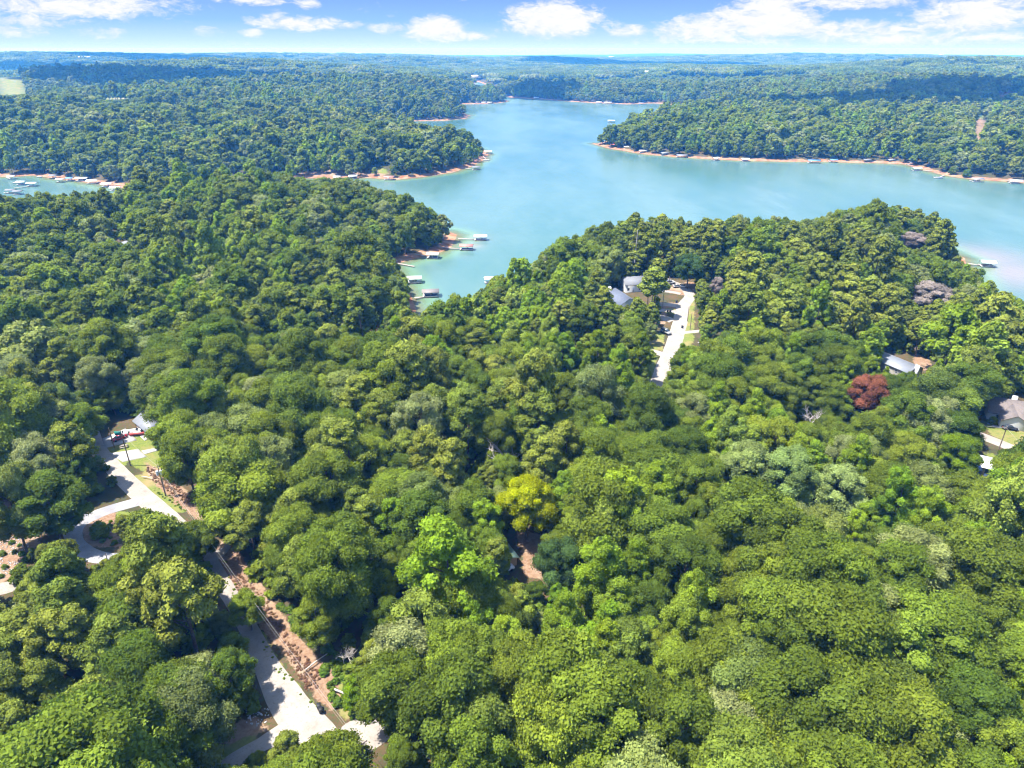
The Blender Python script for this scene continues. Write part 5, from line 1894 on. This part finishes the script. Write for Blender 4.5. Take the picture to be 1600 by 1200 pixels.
# ------------------------------------------------------------------ small things in the yards
for (pa, pb, r_, lab) in (((478, 1050), (512, 1024), .16, 'thin bleached log fallen across the brush strip'), ((522, 1080), (548, 1092), .22, 'thick white log lying in the green weeds'),
                          ((545, 1048), (555, 1110), .10, 'slender dead stem fallen at the weedy corner'), ((222, 747), (238, 750), .14, 'short log at the edge of the first lawn')):
    a, c = G(*pa), G(*pb)
    o = B().tube([(a[0], a[1], gz(*a) + .6), ((a[0] + c[0]) / 2, (a[1] + c[1]) / 2, gz(*c) + .75), (c[0], c[1], gz(*c) + .5)], [r_, r_ * .85, r_ * .5], 8).put('fallen_log', M_DEAD)
    o['label'], o['category'] = lab, 'log'


def bin_(label, px, py, mat=None):
    x, y = G(px, py)
    t = thing('wheelie_bin', label, 'bin', (x, y, gz(x, y) + .12), .3)
    B().poly([(-.28, -.3, 0), (.28, -.3, 0), (.28, .3, 0), (-.28, .3, 0), (-.36, -.4, 1.0), (.36, -.4, 1.0), (.36, .4, 1.0), (-.36, .4, 1.0)],
             [(0, 3, 2, 1), (4, 5, 6, 7), (0, 1, 5, 4), (1, 2, 6, 5), (2, 3, 7, 6), (3, 0, 4, 7)]).put('bin_body', mat or M_BLACK, t)
    B().poly([(-.38, -.42, 1.003), (.38, -.42, 1.003), (.38, .44, 1.003), (-.38, .44, 1.003), (-.34, -.38, 1.08), (.34, -.38, 1.08), (.34, .44, 1.12), (-.34, .44, 1.12)],
             [(0, 3, 2, 1), (4, 5, 6, 7), (0, 1, 5, 4), (1, 2, 6, 5), (2, 3, 7, 6), (3, 0, 4, 7)]).put('bin_lid', mat or M_BLACK, t)
    for s in (-1, 1):
        B().tube([(s * .30, .36, .12), (s * .38, .36, .12)], .12, 8).put('bin_wheel', M_TYRE, t)


for a in (('black bin at the kerb of the broad lane drive', 1057, 473), ('black bin, left of the pair by the green strip', 1043, 488), ('black bin, right of the pair by the green strip', 1047, 488),
          ('black bin where the long narrow drive begins', 1066, 513), ('dark bin at the apron of the lane', 1031, 491), ('black bin, upper of two at the corner by the side drive', 499, 1108), ('black bin, lower of two at the corner by the side drive', 502, 1114)):
    bin_(*a)

x, y = G(194, 699)
t = thing('picnic_table', 'low wooden picnic table on the grass by the red car pad', 'table', (x, y, gz(x, y)), .4)
for k in range(5):
    B().box(-1.1, 1.1, -.42 + k * .17, -.28 + k * .17, .74, .79).put('plank', M_WOOD, t)
for s in (-1, 1):
    B().box(-1.1, 1.1, s * .75 - .14, s * .75 + .14, .43, .48).put('bench_board', M_WOOD, t)
    B().box(s * .8 - .05, s * .8 + .05, -.85, .85, .34, .42).put('cross_beam', M_WOOD, t)
    for q in (-1, 1):
        B().box(s * .8 + .06, s * .8 + .14, q * .5 - .06, q * .5 + .06, -.1, .738).put('leg', M_WOOD, t)


def shrub(label, px, py, S, mat):
    x, y = G(px, py)
    v = VAR['shrub', 0][int(px) % 3]
    t = thing('garden_shrub', label, 'shrub', (x, y, gz(x, y)), px * .1)
    t.scale = (S, S, S)
    for part in ('crown', 'trunk'):
        c = bpy.data.objects.new(part, v[part])
        COL.objects.link(c)
        c.parent = t
        if part == 'crown':
            c.material_slots[0].link = 'OBJECT'
            c.material_slots[0].material = mat


for a in (('round clipped shrub by the white front of the brown roofed house', 1584, 668, 1.0, M_BLUE), ('low shrub at the corner of the brown roofed house', 1549, 662, .8, M_OAK), ('small shrub in the clay bed above the clipped lawn', 318, 1168, .5, M_OAK),
          ('dark shrub at the top of the clipped lawn', 333, 1150, .7, M_BLUE), ('green shrub beside the white concrete walk', 250, 700, 1.1, M_WEED), ('shrub on the shaded bed inside the gravel loop', 160, 838, 1.3, M_OAK),
          ('bright bush at the foot of the dark wood by the strip', 272, 752, 1.2, M_WEED), ('leafy bush on the pale beach below the far right woods', 1486, 272, 2.2, M_WEED), ('second leafy bush on the pale beach', 1510, 277, 2.4, M_WEED)):
    shrub(*a)

# ------------------------------------------------------------------ clouds overhead that throw the dark patches on the far woods
def make_clouds():
    m, T = new_mat('cloud')
    principled(T, (0.86, 0.87, 0.9), 1.0, spec=0.0)
    specs = [(265, 112, 2200, 380, 290, 'wide flat'), (430, 114, 2450, 330, 260, 'long ragged'), (650, 130, 2150, 260, 230, 'round'), (850, 138, 2050, 110, 190, 'small puffed'),
             (1290, 152, 1520, 200, 110, 'broad'), (1440, 145, 1650, 210, 120, 'lumpy'), (1560, 130, 1950, 260, 190, 'tall'), (60, 88, 4300, 420, 350, 'pale'), (1000, 90, 5000, 900, 500, 'huge distant'), (230, 85, 5200, 800, 450, 'great flat')]
    for i, (px, py, dist, rx, ry, word) in enumerate(specs):
        r_ = ray(px, py)
        rh = math.hypot(r_[0], r_[1])
        x, y = r_[0] / rh * dist, r_[1] / rh * dist
        alt = 1500.0
        t = (alt - 30) / SUN_DIR.z
        cx, cy = x + SUN_DIR.x * t, y + SUN_DIR.y * t
        r = np.random.default_rng(60 + i)
        g = Geo()
        iv, fi = ICO[2]
        for j in range(26):
            a, q = j * 2.4, math.sqrt((j + .5) / 26)
            rr = min(rx, ry) * r.uniform(.30, .55) * (1.15 - .5 * q)
            c = np.array([q * rx * .85 * math.cos(a), q * ry * .85 * math.sin(a), rr * .35])
            g.add(c + iv * np.array([rr, rr, rr * .7]) * (1 + r.normal(0, .05, (len(iv), 1))), fi, .5)
        me = g.mesh('cloud', m, True)
        o = link_obj('cloud', me, kind='structure', label=word + ' white summer cloud high above the woods')
        o.location = (cx, cy, alt)


make_clouds()


# ------------------------------------------------------------------ air
def make_haze():
    m, T = new_mat('haze')
    v = T.n('ShaderNodeVolumePrincipled')
    v.inputs['Color'].default_value = (0.07, 0.36, 1.0, 1)
    v.inputs['Absorption Color'].default_value = (1, 1, 1, 1)
    v.inputs['Density'].default_value = 1.35e-4
    v.inputs['Anisotropy'].default_value = 0.1
    o = T.n('ShaderNodeOutputMaterial')
    T.put(o.inputs['Volume'], v.outputs[0])
    x, y0, y1, z0, z1 = 14000, -600, 15200, -12, 130
    V = [(-x, y0, z0), (x, y0, z0), (x, y1, z0), (-x, y1, z0), (-x, y0, z1), (x, y0, z1), (x, y1, z1), (-x, y1, z1)]
    me = np_mesh('haze', np.array(V, float), np.array([(0, 3, 2, 1), (4, 5, 6, 7), (0, 1, 5, 4), (1, 2, 6, 5), (2, 3, 7, 6), (3, 0, 4, 7)]), None, False, [m])
    link_obj('haze', me, kind='stuff', label='thin blue summer haze')


make_haze()
